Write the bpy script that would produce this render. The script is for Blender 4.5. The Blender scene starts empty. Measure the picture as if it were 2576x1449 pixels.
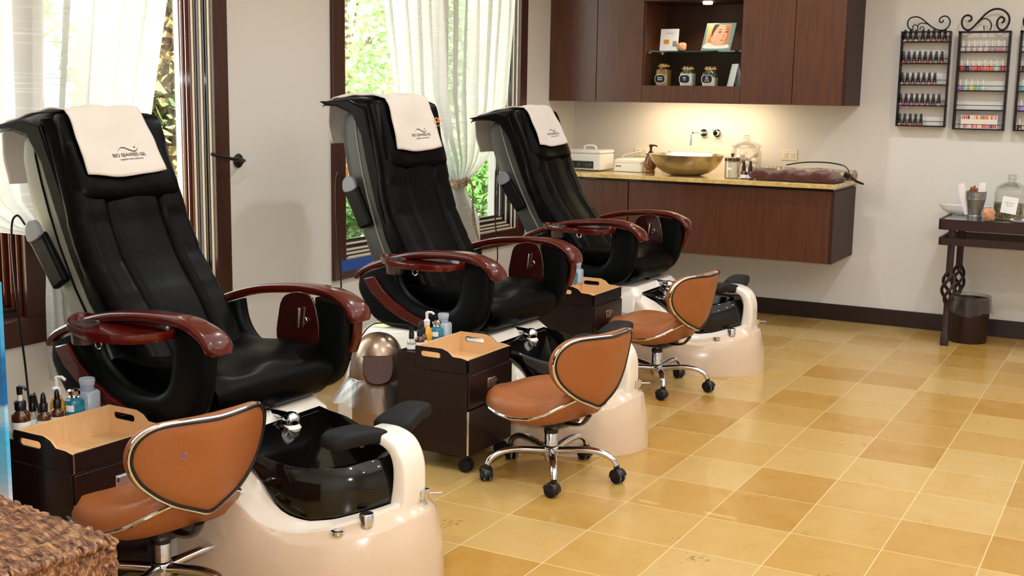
import bpy, bmesh, math, random
from mathutils import Matrix, Vector
random.seed(7)
C = bpy.context.scene.collection
sc = bpy.context.scene
PI = math.pi
# ---------------------------------------------------------------- camera, world, lights, exposure
cd = bpy.data.cameras.new('camera'); cam = bpy.data.objects.new('camera', cd); C.objects.link(cam)
cd.sensor_width = 36; cd.lens = 3013.664 * 36 / 2576; cd.clip_start = .05; cd.clip_end = 300
def cam_matrix(yaw, p, r):
    cy, sy, cp, sp, cr, sr = math.cos(yaw), math.sin(yaw), math.cos(p), math.sin(p), math.cos(r), math.sin(r)
    Rz = Matrix(((cy, sy, 0), (-sy, cy, 0), (0, 0, 1))); B = Matrix(((1, 0, 0), (0, 0, -1), (0, 1, 0)))
    M = Matrix(((cr, sr, 0), (-sr, cr, 0), (0, 0, 1))) @ Matrix(((1, 0, 0), (0, cp, -sp), (0, sp, cp))) @ B @ Rz
    return Matrix((M[0], -Vector(M[1]), -Vector(M[2]))).transposed()
CAM = Vector((1.0175, -3.5745, 1.4653))
cam.matrix_world = Matrix.Translation(CAM) @ cam_matrix(.4962, .1593, -.0159).to_4x4()
sc.camera = cam
sc.view_settings.view_transform = 'Standard'; sc.view_settings.look = 'None'
sc.view_settings.exposure = 0.34; sc.view_settings.gamma = 1; sc.view_settings.use_curve_mapping = False
w = bpy.data.worlds.new('sky'); sc.world = w; w.use_nodes = True
nt = w.node_tree; bg = nt.nodes['Background']
sky = nt.nodes.new('ShaderNodeTexSky'); sky.sky_type = 'HOSEK_WILKIE'; sky.turbidity = 4; sky.ground_albedo = .4
sky.sun_direction = (.5, -.35, .75)
mixw = nt.nodes.new('ShaderNodeMixRGB'); mixw.inputs[0].default_value = .55; mixw.inputs[2].default_value = (.97, 1, 1, 1)
nt.links.new(sky.outputs[0], mixw.inputs[1]); nt.links.new(mixw.outputs[0], bg.inputs[0]); bg.inputs[1].default_value = 7.8
def light(kind, name, loc, energy, color, rot=(0, 0, 0), **k):
    l = bpy.data.lights.new(name, kind); l.energy = energy; l.color = color
    for a, b in k.items(): setattr(l, a, b)
    o = bpy.data.objects.new(name, l); C.objects.link(o); o.location = loc; o.rotation_euler = rot; return o
sun = light('SUN', 'sun', (0, 0, 10), 30.0, (1, .95, .85), angle=.01)
sun.rotation_euler = Vector((.55, -.35, .85)).to_track_quat('Z', 'Y').to_euler()
light('POINT', 'camera_flash', CAM + Vector((.03, -.02, .10)), 104, (.92, .97, 1), shadow_soft_size=.02)
for x, y in ((-1.3, -1.0), (-1.3, 1.3), (-1.2, 3.2), (.6, -.6), (.6, 1.4), (.5, 3.2), (2.6, -.6), (2.6, 1.6), (2.6, 3.4), (.6, -3.0), (2.6, -3.0)):
    light('SPOT', 'ceiling_downlight', (x, y, 2.84), 40, (.91, .96, 1), shadow_soft_size=.05, spot_size=2.5, spot_blend=.6)
light('AREA', 'ceiling_soft_fill', (1.2, .2, 2.83), 80, (.88, .95, 1), shape='RECTANGLE', size=5.0, size_y=6.0)  # added soft fill below the ceiling, not a real fitting
# ---------------------------------------------------------------- materials
def L(c):  # sRGB 0-255 -> linear
    return tuple(((v / 255) / 12.92 if v / 255 < .04045 else ((v / 255 + .055) / 1.055) ** 2.4) for v in c) + (1,)
MATS = {}
def mat(name, c, rough=.5, metal=0, spec=.5, coat=0, noise=0, nscale=8, bump=0, bscale=60, trans=0, ior=1.45, alpha=1, emis=0, stretch=None, c2=None, croug=.05, sheen=0):
    if name in MATS: return MATS[name]
    m = bpy.data.materials.new(name); MATS[name] = m; m.use_nodes = True
    nt = m.node_tree; b = nt.nodes['Principled BSDF']; N = nt.nodes.new; K = nt.links.new
    b.inputs['Base Color'].default_value = L(c); b.inputs['Roughness'].default_value = rough
    b.inputs['Metallic'].default_value = metal; b.inputs['Specular IOR Level'].default_value = spec
    b.inputs['Coat Weight'].default_value = coat; b.inputs['Coat Roughness'].default_value = croug
    b.inputs['Transmission Weight'].default_value = trans; b.inputs['IOR'].default_value = ior
    b.inputs['Alpha'].default_value = alpha; b.inputs['Sheen Weight'].default_value = sheen
    if emis: b.inputs['Emission Color'].default_value = L(c); b.inputs['Emission Strength'].default_value = emis
    if noise or bump:
        tc = N('ShaderNodeTexCoord'); mp = N('ShaderNodeMapping'); K(tc.outputs['Object'], mp.inputs[0])
        if stretch: mp.inputs['Scale'].default_value = stretch
    if noise:
        n = N('ShaderNodeTexNoise'); n.inputs['Scale'].default_value = nscale; n.inputs['Detail'].default_value = 5
        K(mp.outputs[0], n.inputs[0])
        r = N('ShaderNodeValToRGB'); r.color_ramp.elements[0].position = .32; r.color_ramp.elements[1].position = .68
        a = L(c); d = L(c2) if c2 else tuple(min(1, v * (1 - noise)) for v in a[:3]) + (1,)
        r.color_ramp.elements[0].color = d; r.color_ramp.elements[1].color = a
        K(n.outputs[0], r.inputs[0]); K(r.outputs[0], b.inputs['Base Color'])
    if bump:
        n2 = N('ShaderNodeTexNoise'); n2.inputs['Scale'].default_value = bscale; n2.inputs['Detail'].default_value = 4
        K(mp.outputs[0], n2.inputs[0]); bp = N('ShaderNodeBump'); bp.inputs['Strength'].default_value = bump; bp.inputs['Distance'].default_value = .01
        K(n2.outputs[0], bp.inputs['Height']); K(bp.outputs[0], b.inputs['Normal'])
    return m
WALL = mat('wall_paint', (216, 211, 204), .75, bump=.05, bscale=180)
CEIL = mat('ceiling_paint', (235, 230, 222), .8)
TRIMW = mat('trim_wood', (66, 30, 16), .35, noise=.35, nscale=6, stretch=(3, 3, .4), coat=.3, croug=.2)
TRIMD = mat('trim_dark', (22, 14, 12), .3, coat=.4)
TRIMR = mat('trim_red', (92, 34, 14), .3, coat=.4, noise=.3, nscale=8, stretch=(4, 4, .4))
CREAM = mat('moulding_highlight', (222, 205, 180), .4)  # sunlit highlight stripes on the stepped mouldings, painted as cream steps
GREYS = mat('moulding_grey', (120, 112, 112), .4)  # grey step between the cream ones
CAB = mat('cabinet_veneer', (90, 50, 31), .36, noise=.28, nscale=5, stretch=(9, 9, .8), coat=.4, croug=.24, spec=.4)
CABD = mat('cabinet_side', (58, 34, 26), .5, spec=.25, noise=.25, nscale=5, stretch=(9, 9, .8))
BASEB = mat('baseboard_wood', (36, 16, 14), .4)
STONE = mat('counter_limestone', (226, 196, 132), .18, noise=.25, nscale=22, c2=(196, 158, 92), coat=.5)
LEATH = mat('black_leather', (5, 4, 4), .38, spec=.05, coat=.07, croug=.26, bump=.12, bscale=140, noise=.4, nscale=9)
LEATHB = mat('charcoal_leather', (9, 10, 10), .45, spec=.08, coat=.06, croug=.3, bump=.1, bscale=160)
SHELLG = mat('grey_shell', (128, 126, 112), .45)
SHELLD = mat('dark_shell', (52, 54, 50), .45)
MAHOG = mat('mahogany_lacquer', (84, 14, 5), .22, coat=.55, croug=.05, spec=.3, noise=.35, nscale=4, stretch=(2, 6, 6))
WHITE = mat('white_acrylic', (238, 228, 214), .16, coat=.8)
CREAMA = mat('cream_acrylic', (214, 188, 162), .2, coat=.8, noise=.06, nscale=160)
TUB = mat('black_acrylic', (7, 6, 5), .08, coat=.35, spec=.35)
CHROME = mat('chrome', (214, 218, 226), .08, metal=1)
STEEL = mat('brushed_steel', (186, 176, 154), .26, metal=1, bump=.05, bscale=200, stretch=(1, 1, 12))
RUBBER = mat('black_rubber', (24, 23, 25), .6, spec=.2, bump=.1, bscale=150)
BLACKP = mat('black_plastic', (16, 15, 17), .3)
GREYP = mat('grey_plastic', (120, 124, 132), .4)
TAN = mat('caramel_leather', (158, 92, 48), .42, spec=.45, bump=.08, bscale=150, noise=.12, nscale=5)
ESP = mat('espresso_laminate', (30, 14, 12), .3, spec=.3, noise=.3, nscale=10, stretch=(8, 8, .8), coat=.12, croug=.2)
MAPLE = mat('maple_laminate', (224, 180, 128), .4, noise=.1, nscale=14, stretch=(1, 6, 1))
TOWEL = mat('towel_terry', (230, 218, 206), .95, bump=.5, bscale=420, sheen=.3)
INK = mat('embroidery_black', (30, 24, 26), .8)
ORANGE = mat('logo_orange', (226, 140, 40), .5)
SOFTG = mat('logo_grey', (150, 140, 130), .5)
IRON = mat('wrought_iron', (26, 20, 20), .45, metal=.4)
IRONR = mat('bronzed_iron', (44, 22, 22), .5, metal=.2)
BRONZE = mat('bronze_can', (158, 134, 116), .28, metal=.9)
BROWNP = mat('brown_can', (36, 16, 14), .4)
AMBER = mat('amber_glass', (70, 30, 6), .06, coat=1, spec=.8)
CLEARF = mat('frosted_plastic', (196, 204, 216), .3, trans=.3)
TEALM = mat('teal_liquid', (24, 122, 150), .12, coat=1)
YELL = mat('yellow_liquid', (226, 158, 30), .15, coat=1)
LABEL = mat('paper_label', (238, 236, 234), .6)
PINKP = mat('pale_plastic', (232, 226, 222), .35)
BROWNT = mat('brown_towel', (84, 32, 20), .95, bump=.8, bscale=120, sheen=.4)
BLUET = mat('blue_tape', (38, 76, 150), .6)
CURT_N = None
def glassmat(name, tint=(1, 1, 1), gl=.12, rough=.02):
    if name in MATS: return MATS[name]
    m = bpy.data.materials.new(name); MATS[name] = m; m.use_nodes = True; nt = m.node_tree; nt.nodes.clear()
    o = nt.nodes.new('ShaderNodeOutputMaterial'); mx = nt.nodes.new('ShaderNodeMixShader')
    t = nt.nodes.new('ShaderNodeBsdfTransparent'); t.inputs[0].default_value = tint + (1,)
    g = nt.nodes.new('ShaderNodeBsdfGlossy'); g.inputs['Roughness'].default_value = rough
    fr = nt.nodes.new('ShaderNodeLayerWeight'); fr.inputs[0].default_value = .35
    ma = nt.nodes.new('ShaderNodeMath'); ma.operation = 'MULTIPLY_ADD'; ma.inputs[1].default_value = .7; ma.inputs[2].default_value = gl * .3
    nt.links.new(fr.outputs['Facing'], ma.inputs[0]); nt.links.new(ma.outputs[0], mx.inputs[0])
    nt.links.new(t.outputs[0], mx.inputs[1]); nt.links.new(g.outputs[0], mx.inputs[2]); nt.links.new(mx.outputs[0], o.inputs[0])
    return m
PANE = glassmat('window_glass', (.97, 1, .98), .1)
GLASS = glassmat('clear_glass', (.94, .95, .92), .25)
GLASSG = glassmat('green_shelf_glass', (.45, .75, .68), .3)
BAGM = glassmat('plastic_bag_film', (.88, .88, .88), .10, .35)
def curtain_mat():
    m = bpy.data.materials.new('sheer_fabric'); m.use_nodes = True; nt = m.node_tree; nt.nodes.clear(); N = nt.nodes.new; K = nt.links.new
    o = N('ShaderNodeOutputMaterial'); t = N('ShaderNodeBsdfTransparent'); tl = N('ShaderNodeBsdfTranslucent'); d = N('ShaderNodeBsdfDiffuse')
    tl.inputs[0].default_value = (.80, .79, .77, 1); d.inputs[0].default_value = (.8, .79, .76, 1)
    m1 = N('ShaderNodeMixShader'); m1.inputs[0].default_value = .3; K(tl.outputs[0], m1.inputs[1]); K(d.outputs[0], m1.inputs[2])
    tc = N('ShaderNodeTexCoord'); mp = N('ShaderNodeMapping'); mp.inputs['Scale'].default_value = (1, 5, 130); K(tc.outputs['Object'], mp.inputs[0])
    n = N('ShaderNodeTexNoise'); n.inputs['Scale'].default_value = 1; n.inputs['Detail'].default_value = 1; K(mp.outputs[0], n.inputs[0])
    r = N('ShaderNodeMapRange'); r.inputs[1].default_value = .60; r.inputs[2].default_value = .68; r.inputs[3].default_value = .78; r.inputs[4].default_value = .97
    K(n.outputs[0], r.inputs[0]); m2 = N('ShaderNodeMixShader'); K(r.outputs[0], m2.inputs[0]); K(t.outputs[0], m2.inputs[1]); K(m1.outputs[0], m2.inputs[2]); K(m2.outputs[0], o.inputs[0])
    return m
SHEER = curtain_mat()
def floor_mat():
    m = bpy.data.materials.new('limestone_tile'); m.use_nodes = True; nt = m.node_tree; N = nt.nodes.new; K = nt.links.new; b = nt.nodes['Principled BSDF']
    tc = N('ShaderNodeTexCoord'); sp = N('ShaderNodeSeparateXYZ'); K(tc.outputs['Object'], sp.inputs[0])
    def math_(op, a, bb=None, v=None):
        n = N('ShaderNodeMath'); n.operation = op; K(a, n.inputs[0])
        if bb is not None: K(bb, n.inputs[1])
        if v is not None: n.inputs[1].default_value = v
        return n.outputs[0]
    ux = math_('DIVIDE', sp.outputs[0], v=.3048); uy = math_('DIVIDE', sp.outputs[1], v=.33793)
    fx = math_('FLOOR', ux); fy = math_('FLOOR', uy)
    cb = N('ShaderNodeCombineXYZ'); K(fx, cb.inputs[0]); K(fy, cb.inputs[1])
    wn = N('ShaderNodeTexWhiteNoise'); wn.noise_dimensions = '3D'; K(cb.outputs[0], wn.inputs[0])
    # offset the veining in every tile
    sc3 = N('ShaderNodeVectorMath'); sc3.operation = 'SCALE'; sc3.inputs[3].default_value = 9.0; K(wn.outputs['Color'], sc3.inputs[0])
    ad = N('ShaderNodeVectorMath'); ad.operation = 'ADD'; K(tc.outputs['Object'], ad.inputs[0]); K(sc3.outputs[0], ad.inputs[1])
    n1 = N('ShaderNodeTexNoise'); n1.inputs['Scale'].default_value = 7; n1.inputs['Detail'].default_value = 8; n1.inputs['Roughness'].default_value = .65; K(ad.outputs[0], n1.inputs[0])
    s = math_('MULTIPLY', wn.outputs['Value'], v=.62); s2 = math_('MULTIPLY', n1.outputs[0], v=.62); tot = math_('ADD', s, s2)
    r = N('ShaderNodeValToRGB'); e = r.color_ramp.elements; e[0].position = .12; e[0].color = L((196, 166, 112)); e[1].position = 1.0; e[1].color = L((170, 124, 50))
    x = e.new(.45); x.color = L((192, 155, 90)); x = e.new(.75); x.color = L((182, 140, 70)); K(tot, r.inputs[0])
    n2 = N('ShaderNodeTexNoise'); n2.inputs['Scale'].default_value = 48; n2.inputs['Detail'].default_value = 6; n2.inputs['Distortion'].default_value = 1.4; K(ad.outputs[0], n2.inputs[0])
    n3 = N('ShaderNodeTexNoise'); n3.inputs['Scale'].default_value = 5; K(ad.outputs[0], n3.inputs[0])
    pr = math_('MULTIPLY', n2.outputs[0], n3.outputs[0]); th = N('ShaderNodeMapRange'); th.inputs[1].default_value = .40; th.inputs[2].default_value = .47; K(pr, th.inputs[0])
    mx = N('ShaderNodeMixRGB'); K(th.outputs[0], mx.inputs[0]); K(r.outputs[0], mx.inputs[1]); mx.inputs[2].default_value = L((140, 104, 60))
    gx = math_('PINGPONG', ux, v=.5); gy = math_('PINGPONG', uy, v=.5); mn = math_('MINIMUM', gx, gy); gr = math_('LESS_THAN', mn, v=.006)
    m3 = N('ShaderNodeMixRGB'); K(gr, m3.inputs[0]); K(mx.outputs[0], m3.inputs[1]); m3.inputs[2].default_value = L((218, 190, 144)); K(m3.outputs[0], b.inputs['Base Color'])
    rr = N('ShaderNodeMapRange'); rr.inputs[3].default_value = .16; rr.inputs[4].default_value = .34; K(n1.outputs[0], rr.inputs[0]); K(rr.outputs[0], b.inputs['Roughness'])
    b.inputs['Specular IOR Level'].default_value = .5; b.inputs['Coat Weight'].default_value = .15
    bp = N('ShaderNodeBump'); bp.inputs['Strength'].default_value = .15; bp.inputs['Distance'].default_value = .002; iv = math_('SUBTRACT', gr, v=1.0); ab = math_('ABSOLUTE', iv); K(ab, bp.inputs['Height']); K(bp.outputs[0], b.inputs['Normal'])
    return m
FLOORM = floor_mat()
# ---------------------------------------------------------------- mesh builder
def sg(x, p): return math.copysign(abs(x) ** p, x)
def lerp(a, b, t): return a + (b - a) * t
def interp(tab, x):
    if x <= tab[0][0]: return tab[0][1]
    for (a, b), (c, d) in zip(tab, tab[1:]):
        if x <= c: return lerp(b, d, (x - a) / (c - a) if c > a else 0)
    return tab[-1][1]
def smooth_path(pts, n=6, closed=False):
    P = [Vector(p) for p in pts]; out = []; N_ = len(P); rng = N_ if closed else N_ - 1
    for i in range(rng):
        g = (lambda k: P[k % N_]) if closed else (lambda k: P[min(max(k, 0), N_ - 1)])
        p0, p1, p2, p3 = g(i - 1), g(i), g(i + 1), g(i + 2)
        for j in range(n):
            t = j / n
            out.append(.5 * ((2 * p1) + (p2 - p0) * t + (2 * p0 - 5 * p1 + 4 * p2 - p3) * t * t + (3 * p1 - p0 - 3 * p2 + p3) * t ** 3))
    if not closed: out.append(P[-1])
    return out
class MB:
    def __init__(s, M=None): s.v = []; s.f = []; s.M = M; s.fn = None
    def add(s, vs, fs):
        o = len(s.v)
        for p in vs:
            p = Vector(p)
            if s.fn: p = Vector(s.fn(p))
            if s.M: p = s.M @ p
            s.v.append(p)
        s.f += [tuple(i + o for i in f) for f in fs]; return s
    def box(s, a, b):
        (x0, y0, z0), (x1, y1, z1) = a, b
        return s.add([(x0, y0, z0), (x1, y0, z0), (x1, y1, z0), (x0, y1, z0), (x0, y0, z1), (x1, y0, z1), (x1, y1, z1), (x0, y1, z1)],
                     [(3, 2, 1, 0), (4, 5, 6, 7), (0, 1, 5, 4), (1, 2, 6, 5), (2, 3, 7, 6), (3, 0, 4, 7)])
    def loft(s, rings, cap=True, closed=True, loop=False):
        n = len(rings[0]); vs = [p for r in rings for p in r]; fs = []; R = len(rings)
        for i in range(R if loop else R - 1):
            for j in range(n if closed else n - 1):
                a = i * n + j; b = i * n + (j + 1) % n; i2 = (i + 1) % R
                fs.append((a, b, i2 * n + (j + 1) % n, i2 * n + j))
        if cap and closed and not loop: fs.append(tuple(range(n))[::-1]); fs.append(tuple((R - 1) * n + j for j in range(n)))
        return s.add(vs, fs)
    def lathe(s, prof, n=24, c=(0, 0, 0), axis='z', cap=True):
        rings = []
        for r, h in prof:
            ring = []
            for j in range(n):
                a = 2 * PI * j / n; x, y = r * math.cos(a), r * math.sin(a)
                p = {'z': (x, y, h), 'x': (h, x, y), 'y': (y, h, x)}[axis]
                ring.append((p[0] + c[0], p[1] + c[1], p[2] + c[2]))
            rings.append(ring)
        return s.loft(rings, cap)
    def tube(s, pts, r, n=10, closed=False, cap=True, ry=None, up=None, sq=1):
        P = [Vector(p) for p in pts]; N_ = len(P); rings = []; prev = None
        for i, p in enumerate(P):
            if closed: t = (P[(i + 1) % N_] - P[i - 1])
            else: t = P[min(i + 1, N_ - 1)] - P[max(i - 1, 0)]
            t.normalize()
            if up is not None: u = Vector(up)
            elif prev is None: u = Vector((0, 0, 1)) if abs(t.z) < .9 else Vector((1, 0, 0))
            else: u = prev
            u = (u - t * u.dot(t))
            if u.length < 1e-5: u = Vector((1, 0, 0)) - t * t.x
            u.normalize(); prev = u; b = t.cross(u)
            rr = r[i] if isinstance(r, (list, tuple)) else r; r2 = (ry[i] if isinstance(ry, (list, tuple)) else ry) if ry is not None else rr
            rings.append([p + b * (rr * sg(math.cos(2 * PI * j / n), sq)) + u * (r2 * sg(math.sin(2 * PI * j / n), sq)) for j in range(n)])
        return s.loft(rings, cap, True, closed)
    def prism(s, poly, t0, t1, plane='xz'):
        f = {'xz': lambda a, b, t: (a, t, b), 'xy': lambda a, b, t: (a, b, t), 'yz': lambda a, b, t: (t, a, b)}[plane]
        return s.loft([[f(a, b, t0) for a, b in poly], [f(a, b, t1) for a, b in poly]])
    def grid(s, fn, nu, nv):
        vs = [fn(i / nu, j / nv) for i in range(nu + 1) for j in range(nv + 1)]
        fs = [(i * (nv + 1) + j, (i + 1) * (nv + 1) + j, (i + 1) * (nv + 1) + j + 1, i * (nv + 1) + j + 1) for i in range(nu) for j in range(nv)]
        return s.add(vs, fs)
    def build(s, name, m, parent=None, bevel=0, smooth=40, solid=0, sub=0, segs=2):
        me = bpy.data.meshes.new(name); me.from_pydata([tuple(v) for v in s.v], [], s.f)
        bm = bmesh.new(); bm.from_mesh(me); bmesh.ops.remove_doubles(bm, verts=bm.verts, dist=1e-6); bmesh.ops.recalc_face_normals(bm, faces=bm.faces); bm.to_mesh(me); bm.free()
        me.materials.append(m)
        for p in me.polygons: p.use_smooth = True
        me.set_sharp_from_angle(angle=math.radians(smooth))
        o = bpy.data.objects.new(name, me); C.objects.link(o); o.parent = parent
        if solid: md = o.modifiers.new('s', 'SOLIDIFY'); md.thickness = solid; md.offset = 0
        if bevel: md = o.modifiers.new('b', 'BEVEL'); md.width = bevel; md.segments = segs; md.limit_method = 'ANGLE'; md.angle_limit = .6; md.harden_normals = False
        if sub: md = o.modifiers.new('u', 'SUBSURF'); md.levels = sub; md.render_levels = sub
        return o
def thing(name, label, cat, loc=(0, 0, 0), rz=0, group=None):
    o = bpy.data.objects.new(name, None); C.objects.link(o); o.location = loc; o.rotation_euler = (0, 0, rz); o.empty_display_size = .05
    return tag(o, label, cat, group)
def tag(o, label, cat, group=None, kind=None):
    o['label'] = label; o['category'] = cat
    if group: o['group'] = group
    if kind: o['kind'] = kind
    return o
def struct(o): o['kind'] = 'structure'; return o
def copytree(o, parent=None, loc=None, label=None, rz=None):
    c = o.copy(); C.objects.link(c)
    if parent is not None: c.parent = parent
    for ch in list(o.children): copytree(ch, c)
    if loc is not None: c.location = loc
    if rz is not None: c.rotation_euler = (0, 0, rz)
    if label: c['label'] = label
    return c
def rbox_ring(hx, hy, z, r, n=5, cx=0, cy=0):
    out = []
    for k, (sx, sy) in enumerate(((1, 1), (-1, 1), (-1, -1), (1, -1))):
        for j in range(n):
            a = PI / 2 * (k + j / (n - 1)); out.append((cx + sx * (hx - r) + r * math.cos(a), cy + sy * (hy - r) + r * math.sin(a), z))
    return out
def text_mesh(s, size, bold=0):
    cu = bpy.data.curves.new('t', 'FONT'); cu.body = s; cu.size = size; cu.align_x = 'CENTER'; cu.offset = bold; cu.resolution_u = 3
    o = bpy.data.objects.new('t', cu); C.objects.link(o); dg = bpy.context.evaluated_depsgraph_get(); dg.update()
    me = o.evaluated_get(dg).to_mesh(); vs = [tuple(v.co) for v in me.vertices]; fs = [tuple(p.vertices) for p in me.polygons]
    o.evaluated_get(dg).to_mesh_clear(); bpy.data.objects.remove(o); return vs, fs
# ---------------------------------------------------------------- room shell
XL, YB, ZC = -2.85, 4.487, 2.86
XR, YF = 4.3, -5.4
struct(MB().box((XL - .25, YF - .1, -.12), (XR + .1, YB + .1, 0)).build('floor', FLOORM))
struct(MB().box((XL - .25, YF - .1, ZC), (XR + .1, YB + .1, ZC + .12)).build('ceiling', CEIL))
struct(MB().box((XL - .25, YB, 0), (XR + .1, YB + .12, ZC)).build('wall_back', WALL))
struct(MB().box((XR, YF, 0), (XR + .12, YB, ZC)).build('wall_right', WALL))
struct(MB().box((XL - .25, YF - .12, 0), (XR + .1, YF, ZC)).build('wall_front', WALL))
WY = [(-1.38, .645), (1.645, 3.605)]; WZ = (.575, 2.62)
wl = MB(); y0 = YF; T_ = .22
for a, b in WY:
    wl.box((XL - T_, y0, 0), (XL, a, ZC)); wl.box((XL - T_, a, 0), (XL, b, WZ[0] - .0)); wl.box((XL - T_, a, WZ[1]), (XL, b, ZC)); y0 = b
wl.box((XL - T_, y0, 0), (XL, YB, ZC)); struct(wl.build('wall_left', WALL, smooth=20))
struct(MB().box((-2.85, YB - .016, 0), (XR, YB, .108)).build('baseboard_back', BASEB, bevel=.003))
bl = MB().box((XL, YF, 0), (XL + .014, YB, .108)); struct(bl.build('baseboard_left', BASEB, bevel=.003))
# windows
for wi, (a, b) in enumerate(WY):
    c = (a + b) / 2
    W_ = bpy.data.objects.new('window_%d' % (wi + 1), None); C.objects.link(W_); W_.location = (XL, c, WZ[0]); struct(W_)
    M = Matrix.Translation((-XL, -c, -WZ[0])); z0, z1 = WZ
    cs = MB(M)  # casing boards on the wall
    cs.box((XL, a - .105, z0 - .105), (XL + .022, a, z1 + .1)); cs.box((XL, b, z0 - .105), (XL + .022, b + .095, z1 + .1))
    cs.box((XL, a, z0 - .105), (XL + .02, b, z0)); cs.box((XL, a, z1), (XL + .02, b, z1 + .1))
    cs.build('casing', TRIMW, W_, bevel=.003)
    # stepped mouldings on jambs and sill
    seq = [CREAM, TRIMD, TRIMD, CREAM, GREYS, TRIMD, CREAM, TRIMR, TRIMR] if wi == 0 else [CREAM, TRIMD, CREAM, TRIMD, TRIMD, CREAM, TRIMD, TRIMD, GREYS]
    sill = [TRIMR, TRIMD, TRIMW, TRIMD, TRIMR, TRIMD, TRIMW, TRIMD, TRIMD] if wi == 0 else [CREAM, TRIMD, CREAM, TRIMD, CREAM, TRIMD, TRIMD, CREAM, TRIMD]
    dx = .0112
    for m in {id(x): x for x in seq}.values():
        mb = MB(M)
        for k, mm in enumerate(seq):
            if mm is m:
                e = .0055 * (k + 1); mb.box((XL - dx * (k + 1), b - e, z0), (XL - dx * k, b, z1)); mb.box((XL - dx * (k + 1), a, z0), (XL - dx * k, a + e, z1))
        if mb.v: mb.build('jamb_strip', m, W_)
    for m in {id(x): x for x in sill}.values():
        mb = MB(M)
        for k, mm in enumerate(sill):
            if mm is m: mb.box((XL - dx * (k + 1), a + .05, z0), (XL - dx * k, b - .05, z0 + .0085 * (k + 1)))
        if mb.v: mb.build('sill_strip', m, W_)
    mu = MB(M); mu.box((XL - .10, c - .06, z0), (XL + .02, c + .06, z1)); mu.build('mullion', TRIMW, W_, bevel=.004)
    for s in (-1, 1):
        mb = MB(M)
        for k in range(4): mb.box((XL - .024 * (k + 1), c + s * .06, z0 + .0), (XL - .024 * k - .010, c + s * (.06 + .014 * (k + 1)), z1))
        mb.build('stop_moulding', TRIMR if s < 0 else TRIMW, W_, bevel=.004)
    for (p, q) in ((a + .05, c - .06), (c + .06, b - .05)):
        fr = MB(M); x0, x1 = XL - .125, XL - .102; t = .016
        fr.box((x0, p, z0 + .06), (x1, p + t, z1)); fr.box((x0, q - t, z0 + .06), (x1, q, z1)); fr.box((x0, p + t, z0 + .06), (x1, q - t, z0 + .085)); fr.box((x0, p + t, z1 - .04), (x1, q - t, z1))
        fr.build('sash', TRIMR if wi == 0 else TRIMD, W_, bevel=.003)
        MB(M).box((XL - .118, p + t, z0 + .085), (XL - .112, q - t, z1 - .04)).build('pane', PANE, W_)
tag(MB().box((XL + .021, 1.60, .512), (XL + .0225, 1.98, .572)).build('masking_tape', BLUET), 'strip of blue masking tape stuck on the sill casing of the middle window', 'tape')
# ---------------------------------------------------------------- outdoors
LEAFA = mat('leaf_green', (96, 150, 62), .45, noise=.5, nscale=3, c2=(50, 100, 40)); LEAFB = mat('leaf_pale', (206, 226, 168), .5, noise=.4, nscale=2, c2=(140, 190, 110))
LEAFC = mat('leaf_autumn', (150, 116, 66), .6, noise=.5, nscale=3, c2=(70, 104, 70)); BARK = mat('bark', (120, 88, 60), .9, noise=.4, bump=.5, bscale=30)
GROUND = mat('mulch_ground', (190, 164, 128), .95, noise=.4, nscale=4, bump=.6, bscale=20)
struct(MB().box((-45, -30, -.35), (XL - T_ - .02, 40, -.13)).build('ground', GROUND))
def leaves(cx, cy, cz, rx, ry, rz_, n, size, rnd, shell=.55):
    mb = MB()
    for _ in range(n):
        d = Vector((rnd.gauss(0, 1), rnd.gauss(0, 1), rnd.gauss(0, 1))).normalized() * (shell + (1 - shell) * rnd.random())
        lump = 1 + .18 * math.sin(d.x * 7 + d.y * 5) * math.cos(d.z * 6)
        p = Vector((cx + d.x * rx * lump, cy + d.y * ry * lump, max(-.1, cz + d.z * rz_ * lump))); s = size * (.6 + .8 * rnd.random())
        u = Vector((rnd.gauss(0, 1), rnd.gauss(0, 1), rnd.gauss(0, .6))).normalized(); v = u.cross(Vector((rnd.gauss(0, 1), rnd.gauss(0, 1), rnd.gauss(0, 1)))).normalized() * .45
        mb.add([p - u * s, p + v * s * .9 + u * s * .1, p + u * s, p - v * s * .9 + u * s * .1], [(0, 1, 2, 3)])
    return mb
def plant(name, label, cat, loc, r, n, size, m, trunk=None, seed=1, group=None):
    rnd = random.Random(seed); t = thing(name, label, cat, (loc[0], loc[1], -.13), 0, group)
    leaves(0, 0, loc[2] + .13, *r, n, size, rnd).build('foliage', m, t)
    st = MB()
    if trunk: st.tube([(0, 0, -.02), (.05, .03, trunk[1] * .4), (-.04, .05, trunk[1] * .8), (0, 0, trunk[1])], [trunk[0], trunk[0] * .85, trunk[0] * .7, trunk[0] * .4], 12)
    for k in range(9):
        a = k * .7; h = loc[2] + .13
        st.tube([(0, 0, h * .15 if not trunk else trunk[1] * .6), (math.cos(a) * r[0] * .3, math.sin(a) * r[1] * .3, h * .6 if not trunk else h * .9), (math.cos(a) * r[0] * .7, math.sin(a) * r[1] * .7, h + r[2] * .3)], [.03, .02, .008], 6)
    st.build('trunk' if trunk else 'stems', BARK, t); return t
hg = 'leafy hedge shrubs outside the windows'
plant('shrub', 'green leafy shrub outside, filling the lower right of the middle window', 'shrub', (-4.8, 6.4, .40), (.8, 1.2, .62), 7000, .045, LEAFA, seed=3)
plant('shrub', 'low green shrub outside, seen low beside the left casing of the middle window', 'shrub', (-4.6, 4.0, .25), (.55, .8, .5), 3200, .045, LEAFA, seed=4)
plant('shrub', 'sunlit green shrub outside, seen at the far left edge behind the mullion', 'shrub', (-4.6, .8, .42), (.6, .8, .7), 4200, .045, LEAFA, seed=5)
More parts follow.
